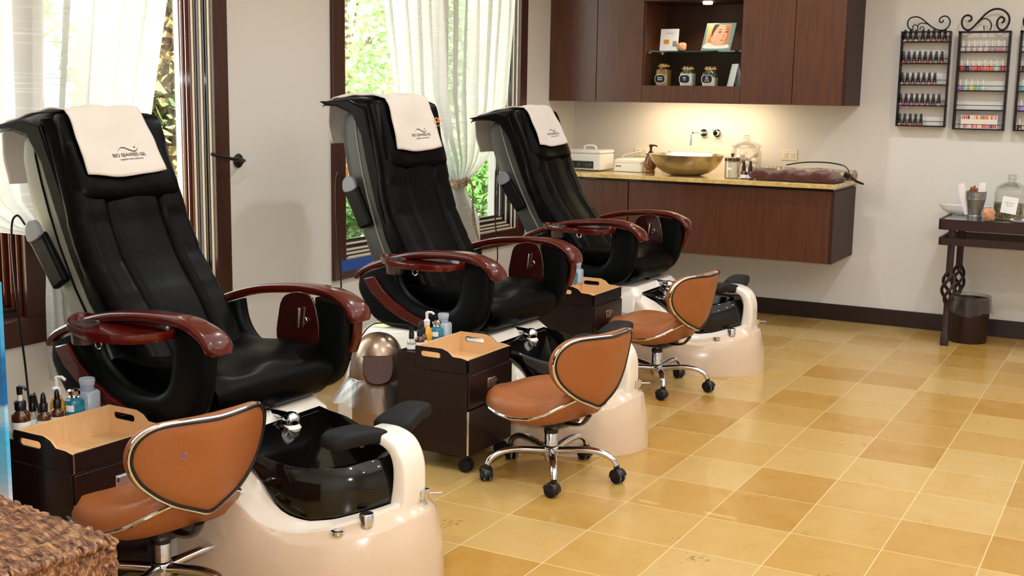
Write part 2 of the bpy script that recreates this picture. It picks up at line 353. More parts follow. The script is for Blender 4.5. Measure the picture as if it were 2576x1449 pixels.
plant('tree', 'autumn-leaved tree close outside, seen right of the nearest curtain', 'tree', (-5.2, 2.75, 1.95), (.45, .45, 1.1), 3600, .07, LEAFC, (.10, 2.4), seed=6)
plant('tree', 'dark green tree close outside, seen low beside the nearest window jamb', 'tree', (-6.8, 4.3, 1.3), (.8, .8, 1.1), 3600, .08, LEAFA, (.09, 2.0), seed=7)
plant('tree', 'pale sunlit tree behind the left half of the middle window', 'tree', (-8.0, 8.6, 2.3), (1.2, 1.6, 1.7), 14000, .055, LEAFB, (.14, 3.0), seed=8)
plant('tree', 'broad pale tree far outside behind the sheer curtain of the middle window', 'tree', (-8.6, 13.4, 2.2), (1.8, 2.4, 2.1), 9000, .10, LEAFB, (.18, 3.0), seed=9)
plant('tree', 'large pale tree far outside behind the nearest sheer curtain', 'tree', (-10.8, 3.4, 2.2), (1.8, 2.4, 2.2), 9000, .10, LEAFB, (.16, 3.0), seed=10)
pk = thing('parked_car', 'white parked car in the sun outside the middle window', 'car', (-13.2, 15.5, -.13), 1.2)
prof = [(-2.1, .3), (-2.1, .75), (-1.3, .95), (-.6, 1.42), (.7, 1.45), (1.5, .98), (2.1, .85), (2.15, .3)]
mb = MB(); mb.loft([[(x * .96, -.85, z) for x, z in prof], [(x, -.6, z + .02) for x, z in prof], [(x, .6, z + .02) for x, z in prof], [(x * .96, .85, z) for x, z in prof]]); mb.build('body', mat('car_paint', (225, 228, 230), .3, coat=.6), pk, bevel=.04)
MB().prism([(-1.15, .98), (-.62, 1.36), (.66, 1.38), (1.25, 1.0)], -.87, .87).build('side_window', BLACKP, pk)
for x in (-1.35, 1.35):
    for y in (-.8, .8): MB().lathe([(.01, -.11), (.27, -.11), (.32, -.07), (.32, .07), (.27, .11), (.01, .11)], 24, (x, y, .32), 'y').build('wheel', RUBBER, pk)
# ---------------------------------------------------------------- curtains
def curtain(label, yc, left, right, zt, zb, seed, tie_z, xoff):
    rnd = random.Random(seed); ph = [rnd.random() * 6 for _ in range(4)]
    t = thing('curtain', label, 'curtain', (XL + xoff, yc, zb), 0)
    def fn(u, v):
        z = lerp(zt, zb, v); a = interp(left, -z); b = interp(right, -z); w = b - a; y = lerp(a, b, u)
        wd = abs(w); amp = .020 * min(1, .25 + 1.2 * abs(z - tie_z) / .7) if z > tie_z else .03 * min(1, .3 + abs(z - tie_z) * 3)
        k = 11; x = amp * (math.sin(u * k * 2 * PI + ph[0] + .6 * math.sin(z * 2 + ph[1])) + .5 * math.sin(u * k * 4.3 + ph[2] + z * 1.5))
        y += .25 * wd / k * math.sin(u * k * 2 * PI + ph[3])
        return (x, y - yc, z - zb)
    MB().grid(fn, 190, 70).build('sheer_panel', SHEER, t, smooth=180)
    ya, yb_ = interp(left, -tie_z), interp(right, -tie_z)
    m = TIE; cy, hw = (ya + yb_) / 2 - yc, (yb_ - ya) / 2 + .008
    tb = MB(); tb.loft([[(.046 * math.cos(q), cy + hw * math.sin(q), tie_z - zb + dz + .006 * math.sin(q * 2)) for q in [2 * PI * j / 20 for j in range(20)]] for dz in (-.026, -.013, 0, .013, .026)], cap=False)
    tb.build('tieback', m, t, solid=.006)
    pts = [(.046, cy + hw * .55, tie_z - zb + .01), (.060, cy + hw * .92, tie_z - zb - .03), (.062, cy + hw * .95, tie_z - zb - .16), (.062, cy + hw * 1.3, tie_z - zb - .27), (.058, cy + hw * 2.0, tie_z - zb - .37)]
    MB().tube(smooth_path(pts, 5), [.012, .012, .012, .011, .010, .009, .008, .008, .008, .009, .012, .015, .017, .019, .020, .019, .017, .015, .012, .008, .004], 8, ry=.004, up=(1, 0, 0)).build('tieback_tail', m, t)
    return t
TIE = mat('patterned_tie', (206, 184, 152), .8, noise=1, nscale=60, c2=(112, 84, 58))
neg = lambda l: [(-z, y) for z, y in l]
curtain('white sheer curtain nearest the left edge of the photo, gathered at the mullion', -.36, neg([(2.6, -1.25), (1.8, -1.2), (1.3, -1.12), (1.05, -.95), (.95, -.70), (.915, -.50), (.88, -.40), (.75, -.40), (.42, -.41), (.33, -.40)]),
        neg([(2.6, .41), (1.85, .245), (1.36, .13), (1.05, -.04), (.93, -.17), (.88, -.28), (.75, -.27), (.6, -.25), (.42, -.22), (.33, -.25)]), 2.6, .33, 1, .88, .10)
curtain('white sheer curtain of the middle window tied with a patterned band, behind the second chair', 2.66, neg([(2.6, 1.78), (1.96, 1.89), (1.455, 1.97), (1.2, 2.2), (1.0, 2.50), (.94, 2.60), (.88, 2.60), (.6, 2.60), (.36, 2.60)]),
        neg([(2.6, 3.43), (2.07, 3.37), (1.44, 3.28), (1.2, 3.16), (1.066, 3.03), (.98, 2.88), (.94, 2.745), (.88, 2.75), (.72, 2.87), (.575, 2.89), (.36, 2.84)]), 2.6, .36, 2, .94, .10)
hk = thing('curtain_holdback', 'black iron curtain hook on the wall between the two windows', 'curtain hook', (XL, .814, 1.14))
MB().lathe([(.0, .0), (.030, .001), (.034, .008), (.026, .016), (.014, .02), (.012, .034), (.0, .036)], 20, (0, 0, 0), 'x').build('rosette', IRON, hk)
MB().tube(smooth_path([(.02, 0, 0), (.06, -.02, .003), (.095, -.10, .012), (.105, -.18, .022), (.10, -.245, .036), (.085, -.27, .045)], 5), .008, 10).build('hook_arm', IRON, hk)
# ---------------------------------------------------------------- pedicure spa stations
ARMTOP = [(-.63, .660), (-.57, .708), (-.45, .756), (-.34, .787), (-.24, .803), (-.12, .813), (0, .811), (.07, .792), (.115, .765), (.132, .728)]
def spa(label, y, dth, dx, dy, dz, rho, seed, pad_tilt=0):
    root = thing('pedicure_chair', label, 'pedicure chair', (-1.5, y, 0), 0, 'black massage pedicure chairs by the windows')
    P = lambda name, mb, m, parent=root, **k: mb.build(name, m, parent, **k)
    Mu = Matrix.Translation((dx, dy, dz)) @ Matrix.Rotation(dth, 4, 'Z')     # seat unit swivels on the base
    piv = Matrix.Translation((-.35, 0, .65))
    Mb = Mu @ piv @ Matrix.Rotation(rho, 4, 'Y') @ piv.inverted()            # back reclines
    # ---- base
    def W(u, uf, w0, p=2.8): return w0 * max(0, 1 - (max(u, 0) / uf) ** p) ** .5
    def ring(uf, w0, zf, u0=-.02, n=34, zoff=0, back=True):
        us = [u0 + (uf - u0) * math.sin(PI / 2 * k / n) for k in range(n + 1)]
        pts = [(u, -W(u, uf, w0), zf(u) + zoff) for u in us] + [(u, W(u, uf, w0), zf(u) + zoff) for u in us[::-1][1:]]
        return pts
    zr = lambda u: interp([(0, .40), (.06, .385), (.12, .335), (.19, .265), (.26, .215), (.31, .184), (.37, .171), (.43, .170), (.48, .179), (.54, .190), (.60, .207), (.65, .232), (.7, .236)], u)
    zl = lambda u: interp([(0, .42), (.06, .39), (.12, .32), (.18, .250), (.23, .207), (.30, .190), (.36, .187), (.44, .20), (.51, .222), (.555, .238), (.60, .258), (.66, .262)], u)
    ztb = lambda u: interp([(0, .415), (.08, .41), (.14, .395), (.19, .365), (.22, .345), (.25, .297), (.29, .253), (.33, .230), (.385, .218), (.46, .228), (.52, .246), (.58, .262)], u)
    ztr = lambda u: interp([(0, .418), (.1, .416), (.2, .405), (.27, .384), (.32, .373), (.38, .369), (.45, .376), (.51, .388), (.56, .394)], u)
    body = MB()
    R0 = ring(.69, .33, lambda u: 0); R1 = ring(.683, .327, lambda u: zr(u) * .5); R2 = ring(.662, .312, zr, zoff=-.012); R3 = ring(.655, .306, zr); R4 = ring(.62, .272, lambda u: zl(u) - .006); R5 = ring(.60, .255, lambda u: zl(u) - .03)
    body.loft([R0, R1, R2, R3, R4, R5], cap=False, closed=False); P('basin_surround', body, CREAMA, smooth=50)
    lip = MB(); A = ring(.622, .273, lambda u: zl(u) - .012); B_ = ring(.620, .271, zl, zoff=.004); Cc = ring(.600, .256, lambda u: lerp(zl(u), ztb(u), .25), zoff=.008); D = ring(.590, .246, lambda u: lerp(zl(u), ztb(u), .8)); E_ = ring(.572, .235, lambda u: ztb(u) - .02)
    lip.loft([A, B_, Cc, D, E_], cap=False, closed=False); P('white_trim', lip, WHITE, smooth=50)
    tub = MB(); u0 = .075
    t0 = ring(.584, .249, ztb, u0); t1 = ring(.586, .252, ztb, u0, zoff=.008); t2 = ring(.576, .250, lambda u: lerp(ztb(u), ztr(u), .5), u0); t3 = ring(.555, .246, ztr, u0, zoff=-.006); t4 = ring(.548, .240, ztr, u0); t5 = ring(.535, .228, ztr, u0 + .014, zoff=-.008)
    t6 = ring(.50, .200, lambda u: .24, u0 + .03); t7 = ring(.42, .14, lambda u: .205, u0 + .06); t8 = ring(.30, .05, lambda u: .20, u0 + .12)
    tub.loft([t0, t1, t2, t3, t4, t5, t6, t7, t8], cap=True); tb = P('basin', tub, TUB, smooth=60)
    for (u, v, z, r) in ((.100, .123, .332, .024), (.104, .050, .275, .022)):
        P('water_jet', MB().lathe([(0, .0), (r, .002), (r, .008), (r * .8, .014), (0, .014)], 20, (u, v, z), 'x'), CHROME, tb)
    P('faucet_bracket', MB().lathe([(.0, -.01), (.03, -.01), (.034, .0), (.026, .012), (0, .014)], 20, (.108, .06, .395)), WHITE)
    fc = P('faucet', MB().lathe([(0, .0), (.024, .0), (.03, .014), (.028, .03), (.016, .042), (0, .046)], 20, (.108, .06, .402)), CHROME)
    P('faucet_lever', MB().tube(smooth_path([(.10, .055, .432), (.06, .05, .436), (.02, .04, .437)], 4), [.020, .019, .017, .016, .015, .014, .013, .012, .011], 12, ry=.012), CHROME, fc)
    P('hand_shower', MB().tube(smooth_path([(.015, .04, .437), (-.02, .035, .436), (-.06, .02, .432)], 4), [.010, .010, .014, .02, .022, .020, .016, .010, .004], 12), CHROME, fc)
    # pedestal (white box carrying the seat)
    ped = MB()
    def pr(h, z, u0, u1, ch): return [(u0, -h + ch, z), (u0 + ch, -h, z), (u1 - ch, -h, z), (u1, -h + ch, z), (u1, h - ch, z), (u1 - ch, h, z), (u0 + ch, h, z), (u0, h - ch, z)]
    ped.loft([pr(.325, 0, -.69, .06, .02), pr(.325, .10, -.68, .075, .02), pr(.315, .405, -.575, .075, .02), pr(.285, .447, -.545, .045, .03)]); P('pedestal', ped, WHITE, bevel=.006)
    P('pedestal_deck', MB().loft([rbox_ring(.20, .21, .446, .02, cx=-.22), rbox_ring(.19, .20, .458, .02, cx=-.22)]), GREYP)
    # footrest arm: curved white pillar at the basin front
    mid = smooth_path([(.592, 0, .225), (.604, 0, .30), (.602, 0, .375), (.578, 0, .425), (.53, 0, .448), (.475, 0, .452)], 6); n = len(mid)
    P('footrest_arm', MB().tube([(p.x, p.y, p.z) for p in mid], [.058] * n, 28, ry=[lerp(.034, .014, i / (n - 1)) for i in range(n)], up=(1, 0, .2), sq=.42), WHITE, smooth=50)
    for s in (-1, 1):
        fp = MB(Matrix.Translation((.475, s * .115 + (.058 if s > 0 else .012), .450)) @ Matrix.Rotation(s * .10, 4, 'Z') @ Matrix.Rotation(s * .10 + pad_tilt, 4, 'X'))
        rings = []
        for k in range(13):
            q = -1 + 2 * k / 12; wv = .055 * (1 - .20 * q * s) * (1 - abs(q) ** 8) ** .3 + .002
            rings.append([(wv * sg(math.cos(a), .6), q * .115, (.024 * (1 - abs(q) ** 8) ** .3 + .001) * sg(math.sin(a), .45) + .012 * (1 - q * q)) for a in [2 * PI * j / 18 for j in range(18)]])
        fp.loft(rings); P('footrest_pad', fp, RUBBER, smooth=70)
    P('footrest_bracket', MB().tube([(.50, -.10, .44), (.50, .12, .44)], .012, 10), CHROME)
    P('control_knob', MB().lathe([(0, -.01), (.021, -.01), (.022, .026), (.019, .03), (0, .03)], 24, (.555, -.150, .222)), CHROME)
    P('control_button', MB().lathe([(0, -.005), (.02, -.005), (.021, .006), (.014, .008), (.013, .004), (0, .006)], 24, (.492, -.205, .199)), CHROME)
    vk = P('drain_valve', MB().lathe([(0, 0), (.014, 0), (.012, .012), (.020, .02), (.021, .046), (0, .048)], 18, (.63, .035, .238)), CHROME)
    P('valve_lever', MB().tube([(.64, .04, .270), (.675, .075, .268)], .004, 8), CHROME, vk)
    # ---- under-seat mechanism
    P('seat_mechanism', MB(Mu).loft([rbox_ring(.14, .16, .45, .03, cx=-.25), rbox_ring(.20, .24, .475, .03, cx=-.25), rbox_ring(.22, .26, .50, .03, cx=-.25)]), BLACKP)
    # ---- seat cushion
    st = MB(Mu); rings = []
    prof = [(-.42, .50), (-.42, .60), (-.38, .635), (-.25, .622), (-.12, .632), (-.03, .628), (.03, .606), (.065, .570), (.072, .53), (.055, .485), (.02, .462), (-.05, .455), (-.2, .47)]
    prof = [(p.x, p.z) for p in smooth_path([(a, 0, b) for a, b in prof], 4, True)]
    for k in range(15):
        q = -1 + 2 * k / 14; s_ = (1 - abs(q) ** 8) ** .5; cz = .545
        rings.append([(a if a < 0 else a * (.85 + .15 * s_), q * .268, cz + (b - cz) * (.80 + .20 * s_) + (.006 * math.cos(q * PI * 2) if b > .6 else 0)) for a, b in prof])
    st.loft(rings); P('seat', st, LEATH, smooth=70)
    # ---- arms
    prof2 = smooth_path([(a, 0, b) for a, b in ARMTOP], 4)
    for s in (-1, 1):
        n = len(prof2); ar = []
        for i, p in enumerate(prof2):
            t = i / (n - 1); hw = interp([(0, .020), (.15, .03), (.6, .036), (.85, .05), (.95, .052), (1, .036)], t); th = interp([(0, .010), (.2, .016), (.8, .018), (1, .022)], t)
            cv = s * (.325 + .012 * math.sin(t * PI)); ar.append((p.x, cv, p.z - th, hw, th))
        rings = []
        for i, (x, v, z, hw, th) in enumerate(ar):
            a_ = ar[max(i - 1, 0)]; b_ = ar[min(i + 1, n - 1)]; tx, tz = b_[0] - a_[0], b_[2] - a_[2]; l = math.hypot(tx, tz); nx, nz = -tz / l, tx / l
            rings.append([(x + nx * th * sg(math.sin(q), .6), v + hw * sg(math.cos(q), .6), z + nz * th * sg(math.sin(q), .6)) for q in [2 * PI * j / 16 for j in range(16)]])
        arm = P('armrest', MB(Mu).loft(rings), MAHOG, smooth=60)
        # side sling (U-shaped upholstered frame)
        out = [(-.605, .655), (-.612, .60), (-.575, .535), (-.53, .482), (-.46, .452), (-.35, .445), (-.2, .445), (-.05, .455), (.03, .485), (.072, .545), (.095, .64), (.10, .755)]
        inn = [(-.40, .735), (-.385, .665), (-.35, .612), (-.285, .572), (-.235, .556), (-.19, .548), (-.15, .548), (-.115, .556), (-.085, .578), (-.065, .615), (-.055, .68), (-.052, .775)]
        O_ = smooth_path([(a, 0, b) for a, b in out], 4); I_ = smooth_path([(a, 0, b) for a, b in inn], 4); rings = []
        for o_, i_ in zip(O_, I_):
            m_ = (o_ + i_) / 2; rg = []
            for j in range(14):
                q = 2 * PI * j / 14; cx_, sv = sg(math.cos(q), .5), sg(math.sin(q), .7); rg.append((m_.x + (i_.x - o_.x) / 2 * cx_, s * .322 + .034 * sv, m_.z + (i_.z - o_.z) / 2 * cx_))
            rings.append(rg)
        P('side_panel', MB(Mu).loft(rings), LEATHB, smooth=70)
        sp = [(-.562, .655), (-.50, .672), (-.452, .615), (-.39, .570), (-.30, .525), (-.20, .488), (-.26, .470), (-.35, .495), (-.44, .535), (-.52, .595)]
        P('wood_inlay', MB(Mu).prism(sp, s * .350, s * .368), MAHOG, bevel=.006)
        # front facing strip
        fs_ = smooth_path([(.100, 0, .750), (.108, 0, .71), (.106, 0, .65), (.088, 0, .60)], 3)
        if s > 0: P('front_inlay', MB(Mu).tube([(p.x, s * .338, p.z) for p in fs_], [.024] * len(fs_), 16, ry=.012, up=(1, 0, 0)), MAHOG, smooth=60)
    # tray with cup holder on the near arm
    to = smooth_path([(-.47, -.335, 0), (-.40, -.44, 0), (-.30, -.50, 0), (-.18, -.535, 0), (-.06, -.515, 0), (-.015, -.45, 0), (-.015, -.36, 0), (-.10, -.325, 0), (-.30, -.325, 0)], 6, True)
    cen = Vector((-.23, -.42, 0)); zt = .772
    def tr(sc_, z): return [(cen.x + (p.x - cen.x) * sc_, cen.y + (p.y - cen.y) * sc_, z) for p in to]
    ty = P('tray', MB(Mu).loft([tr(.93, zt - .028), tr(.98, zt - .026), tr(1, zt - .012), tr(.99, zt), tr(.93, zt), tr(.91, zt - .012), tr(.5, zt - .0125), tr(.02, zt - .0125)]), MAHOG, smooth=50)
    P('cup_holder', MB(Mu).lathe([(.0, .705), (.034, .705), (.037, .71), (.041, zt - .008), (.047, zt - .006), (.047, zt - .002), (.039, zt - .002), (.034, .715), (0, .712)], 28, (-.33, -.435, 0)), mat('smoke_plastic', (70, 60, 56), .15, coat=.6), ty)
    P('tray_ring', MB(Mu).tube([(-.155 + .013 * math.cos(a), -.525, .738 + .013 * math.sin(a)) for a in [2 * PI * j / 20 for j in range(20)]], .0022, 6, True), CHROME, ty)
    # control panel inside the far arm
    cp = MB(Mu); cp.loft([[(x_, yv, z_) for x_, _, z_ in smooth_path([(-.20, 0, .60), (-.205, 0, .70), (-.17, 0, .775), (-.05, 0, .775), (-.03, 0, .60)], 4, True)] for yv in (.288, .296)]); cpo = P('control_panel', cp, mat('dark_mahogany', (48, 12, 9), .12, coat=1), bevel=.003)
    P('panel_lever', MB(Mu @ Matrix.Translation((-.10, .277, .70)) @ Matrix.Rotation(.12, 4, 'Y')).box((-.004, -.006, -.035), (.004, .006, .038)), CHROME, cpo, bevel=.002)
    P('panel_latch', MB(Mu).tube(smooth_path([(-.075, .284, .705), (-.068, .282, .695), (-.074, .282, .685), (-.085, .284, .682)], 4), .0025, 8), CHROME, cpo)
    # ---- backrest shell
    def backsec(ax, az, bx, bz, hw, rr=.5, n=26):
        out = []
        for j in range(n):
            q = 2 * PI * j / n; c_, s_ = sg(math.cos(q), rr), sg(math.sin(q), rr); out.append(((ax + bx) / 2 + (bx - ax) / 2 * c_, hw * s_, (az + bz) / 2 + (bz - az) / 2 * c_))
        return out
    sh = [(-.60, .50, -.38, .50, .20), (-.635, .60, -.40, .60, .212), (-.665, .70, -.43, .72, .222), (-.72, .85, -.49, .85, .228), (-.775, 1.0, -.54, 1.0, .228), (-.812, 1.12, -.57, 1.10, .224), (-.836, 1.22, -.60, 1.20, .218), (-.845, 1.30, -.63, 1.30, .212), (-.838, 1.355, -.66, 1.37, .20), (-.80, 1.395, -.69, 1.40, .18), (-.76, 1.405, -.72, 1.408, .12)]
    shell = P('back_shell', MB(Mb).loft([backsec(*r) for r in sh]), SHELLD if rho == 0 or seed == 3 else SHELLG, smooth=70)
    for s in (-1, 1):
        P('shell_piping', MB(Mb).tube([(r[0] * .45 + r[2] * .55, s * (r[4] + .001), r[1] * .45 + r[3] * .55) for r in sh[:9]], .004, 6), SHELLG if SHELLG not in shell.data.materials[:] else LEATHB, shell)
    # leather cover: front cushion with channels
    fr_ = [(-.30, .60), (-.385, .777), (-.435, .86), (-.472, .935), (-.505, 1.03), (-.526, 1.129), (-.56, 1.25), (-.60, 1.36), (-.625, 1.42)]
    bk_ = [(-.46, .58), (-.50, .73), (-.545, .82), (-.575, .92), (-.60, 1.02), (-.615, 1.12), (-.645, 1.24), (-.685, 1.34), (-.715, 1.395)]
    F_ = smooth_path([(a, 0, b) for a, b in fr_], 5); Bk = smooth_path([(a, 0, b) for a, b in bk_], 5); rings = []
    for k, (f, b) in enumerate(zip(F_, Bk)):
        hw = interp([(.6, .235), (.8, .252), (1.0, .255), (1.2, .243), (1.42, .222)], f.z); rg = []
        N1 = 40
        seam = min(abs(f.z - .80), abs(f.z - .93), abs(f.z - 1.06)) 
        for j in range(N1 + 1):
            v = -1 + 2 * j / N1; av = abs(v)
            d = .010 * (1 if av > .45 else 0) * min(1, (av - .45) / .08 if av > .45 else 0) * 1.0
            groove = -.016 * math.exp(-((av - .45) / .035) ** 2) - .006 * math.exp(-(seam / .012) ** 2) * (1 if av > .45 else .2)
            edge = -.05 * max(0, (av - .78) / .22) ** 2.2
            rg.append((f.x + d + groove + edge + .012 * (1 - av), hw * sg2(v), f.z))
        for j in range(12):
            v = 1 - 2 * (j + .5) / 12; rg.append((b.x, hw * v * .98, b.z))
        rings.append(rg)
    cov = P('backrest', MB(Mb).loft(rings), LEATH, smooth=70)
    # cover flap folding over the top to the rear
    fl = [(-.645, 1.415), (-.68, 1.430), (-.74, 1.436), (-.82, 1.434), (-.88, 1.428), (-.93, 1.426), (-.945, 1.418)]
    rings = []
    for a, b in fl:
        t = (-.645 - a) / .30; hw = lerp(.222, .19, t); th = lerp(.02, .006, t)
        rings.append([(a, hw * sg(math.cos(q), .5), b + th * sg(math.sin(q), .7) - .03 * abs(math.cos(q)) ** 6 * (1 - t * .3)) for q in [2 * PI * j / 22 for j in range(22)]])
    P('cover_flap', MB(Mb).loft(rings), LEATH, cov, smooth=70)
    for s in (-1, 1):   # side skirts of the cover under the flap
        pl = [(-.93, 1.425), (-.90, 1.412), (-.82, 1.404), (-.735, 1.375), (-.68, 1.28), (-.640, 1.12), (-.59, .95), (-.53, .80), (-.48, .74), (-.46, .80), (-.55, 1.0), (-.60, 1.2), (-.66, 1.40), (-.75, 1.432)]
        P('cover_side', MB(Mb).prism(pl, s * .212, s * .236), LEATH, cov, bevel=.008, smooth=60)
    # head pillow
    hp = smooth_path([(-.540, 0, 1.125), (-.508, 0, 1.150), (-.512, 0, 1.20), (-.540, 0, 1.29), (-.575, 0, 1.39), (-.605, 0, 1.430), (-.65, 0, 1.434), (-.66, 0, 1.40), (-.62, 0, 1.28), (-.575, 0, 1.17)], 4, True)
    rings = []; cx_ = sum(p.x for p in hp) / len(hp); cz_ = sum(p.z for p in hp) / len(hp)
    for k in range(17):
        q = -1 + 2 * k / 16; s_ = max(.02, (1 - abs(q) ** 7)) ** .4
        rings.append([(cx_ + (p.x - cx_) * (.35 + .65 * s_) + .004 * math.sin(q * 5 + p.z * 20), q * interp([(1.12, .228), (1.44, .205)], p.z), cz_ + (p.z - cz_) * (.88 + .12 * s_)) for p in hp])
    hpo = P('head_pillow', MB(Mb).loft(rings), LEATH, smooth=70)
    # remote pocket and remote
    pk_ = P('remote_pocket', MB(Mb).loft([[(x_, yv, z_) for x_, z_ in ((-.768, 1.035), (-.69, 1.055), (-.60, .885), (-.668, .855))] for yv in (-.262, -.232)]), LEATHB, bevel=.01)
    rm = smooth_path([(-.752, 0, 1.02), (-.762, 0, 1.065), (-.738, 0, 1.092), (-.704, 0, 1.086), (-.688, 0, 1.04)], 4, True)
    P('remote_control', MB(Mb).loft([[(p.x, yv, p.z) for p in rm] for yv in (-.268, -.25)]), GREYP, bevel=.004)
    q = (Mb @ Vector((-.77, -.255, 1.10))); ox = (.0, .022, .05)[seed - 1]; g = [(q.x, q.y, q.z - .02), (q.x - .02 + ox * .5, q.y - .015, q.z + .012), (q.x - .045 + ox, q.y - .02, q.z - .04), (q.x - .050 + ox, q.y - .01, q.z - .25), (q.x - .035 + ox, q.y + .0, q.z - .50), (q.x - .02, q.y + .0, q.z - .65), (q.x + .01, q.y, .42), (q.x + .02, q.y + .05, .05)]
    if seed == 2: g = g[:6] + [(-.60, -.36, .50), (-.57, -.37, .34), (-.545, -.37, .27)]
    rc = P('remote_cord', MB().tube(smooth_path(g, 6), .0038, 8), BLACKP)
    if seed == 2:
        P('cord_plug', MB().tube([(-.545, -.365, .265), (-.543, -.365, .30), (-.540, -.36, .345)], .008, 10), BLACKP, rc)
        P('cord_loop', MB().tube(smooth_path([(-.540, -.36, .345), (-.53, -.35, .39), (-.49, -.34, .45), (-.44, -.33, .475), (-.34, -.30, .475), (-.25, -.24, .465)], 6), .0032, 8), BLACKP, rc)
    # ---- towel over the head end, separate thing
    return root, Mb, hpo
def sg2(v): return v
def towel(label, root, Mb, y, vshift, skew, wid=.155, drop=1.225, text=True):
    t = thing('hand_towel', label, 'towel', (-1.5, y, 0), 0, 'white logo towels draped over the chair backs')
    path = smooth_path([(-.508, 0, drop), (-.524, 0, 1.27), (-.552, 0, 1.34), (-.582, 0, 1.41), (-.605, 0, 1.436), (-.66, 0, 1.447), (-.74, 0, 1.448), (-.84, 0, 1.446), (-.93, 0, 1.438), (-.958, 0, 1.41), (-.960, 0, 1.34), (-.950, 0, 1.23)], 6)
    Ls = [0]
    for a, b in zip(path, path[1:]): Ls.append(Ls[-1] + (b - a).length)
    T_l = Ls[-1]
    def pos(v, s):
        i = 0
        while i < len(Ls) - 2 and Ls[i + 1] < s: i += 1
        f = (s - Ls[i]) / (Ls[i + 1] - Ls[i]); p = path[i].lerp(path[i + 1], f); tg = (path[i + 1] - path[i]).normalized(); nrm = Vector((tg.z, 0, -tg.x))
        wob = .004 * math.sin(v * 40 + s * 9) + .003 * math.sin(v * 17 - s * 21) + .002 * math.sin(s * 50 + v * 13)
        k = s / T_l; sag = .012 * math.cos(v / wid * PI / 2) * (1 if s < .1 else 0)
        q = p + nrm * (.012 + wob - .035 * (abs(v) / wid) ** 3 * (.25 if k < .3 else .05))
        if s < .02: q.z -= 0
        return Vector((q.x, vshift + v * (1 + .06 * math.cos(k * 6)) + (skew + .09) * (k - .1) * (1 if k > .1 else 0) + (0 if k > .1 else skew * (k - .1)), q.z)), nrm
    def fn(a, b):
        v = (-1 + 2 * a) * wid; s = b * T_l
        p, nrm = pos(v, s)
        if b < .25: p = p + Vector((0, 0, -.02 * math.cos(v / wid * 1.4) * (1 - b / .25)))
        return p
    tw = MB(Mb).grid(fn, 36, 70).build('towel_cloth', TOWEL, t, solid=.006, smooth=180)
    if text:
        def wrap(vs, size_y, s0, voff=0):
            o = []
            for x, yy, z in vs:
                p, nrm = pos(x + voff, s0 + yy); 
                if (s0 + yy) / T_l < .25: p = p + Vector((0, 0, -.02 * math.cos((x + voff) / wid * 1.4) * (1 - (s0 + yy) / T_l / .25)))
                o.append(p + nrm * .0052)
            return o
        for st_, sz, s0 in (('BIO SEAWEED GEL', .0165, .062), ('healthier nails, healthier life', .0085, .050)):
            vs, fs = text_mesh(st_, sz, .0001); MB(Mb).add(wrap(vs, sz, s0, .03), fs).build('embroidered_words', INK, t, smooth=180)
        cur = smooth_path([(-.046, .080, 0), (-.030, .092, 0), (-.014, .091, 0), (.008, .082, 0), (.026, .079, 0), (.040, .086, 0), (.048, .094, 0)], 6); vs = []; n = len(cur)
        for i, p in enumerate(cur):
            w_ = .0003 + .0014 * math.sin(PI * i / (n - 1)); vs += [(p.x, p.y - w_, 0), (p.x, p.y + w_, 0)]
        MB(Mb).add(wrap(vs, 0, 0, .03), [(2 * i, 2 * i + 2, 2 * i + 3, 2 * i + 1) for i in range(n - 1)]).build('embroidered_wave', INK, t, smooth=180)
        vs = [(.030 + .0028 * math.cos(a), .093 + .0032 * math.sin(a), 0) for a in [2 * PI * j / 10 for j in range(10)]]
        MB(Mb).add(wrap(vs, 0, 0, .03), [tuple(range(10))]).build('embroidered_dot', INK, t)
    return t
SP = [('nearest black leather pedicure chair with a grey-backed reclined back', -.67, -.051, .022, .039, -.006, -.138, 1),
      ('middle black leather pedicure chair, upright, with an orange mark on its head pillow', 1.0, -.066, .022, .055, 0, 0, 2),
      ('farthest black leather pedicure chair, in front of the counter', 2.68, -.025, -.019, .003, 0, -.149, 3)]
TL = ['white logo towel over the nearest pedicure chair', 'white logo towel over the middle pedicure chair', 'white logo towel over the farthest pedicure chair']
for i, a in enumerate(SP):
    r_, Mb_, hpo = spa(*a)
    towel(TL[i], r_, Mb_, a[1], (-.028, -.022, -.012)[i], (-.05, 0, .0)[i])
    if i == 1:
        vs, fs = text_mesh('OS', .034, .0012)
        f = lambda x, y_: (-.541 - (y_ - .0) * .31 + .012, .150 + x, 1.335 + y_)
        MB(Mb_).add([f(x, yy) for x, yy, z in vs], fs).build('orange_lettering', ORANGE, hpo)
        vs, fs = text_mesh('MASSAGE', .0105, .0002); MB(Mb_).add([f(x, yy - .018) for x, yy, z in vs], fs).build('small_lettering', SOFTG, hpo)
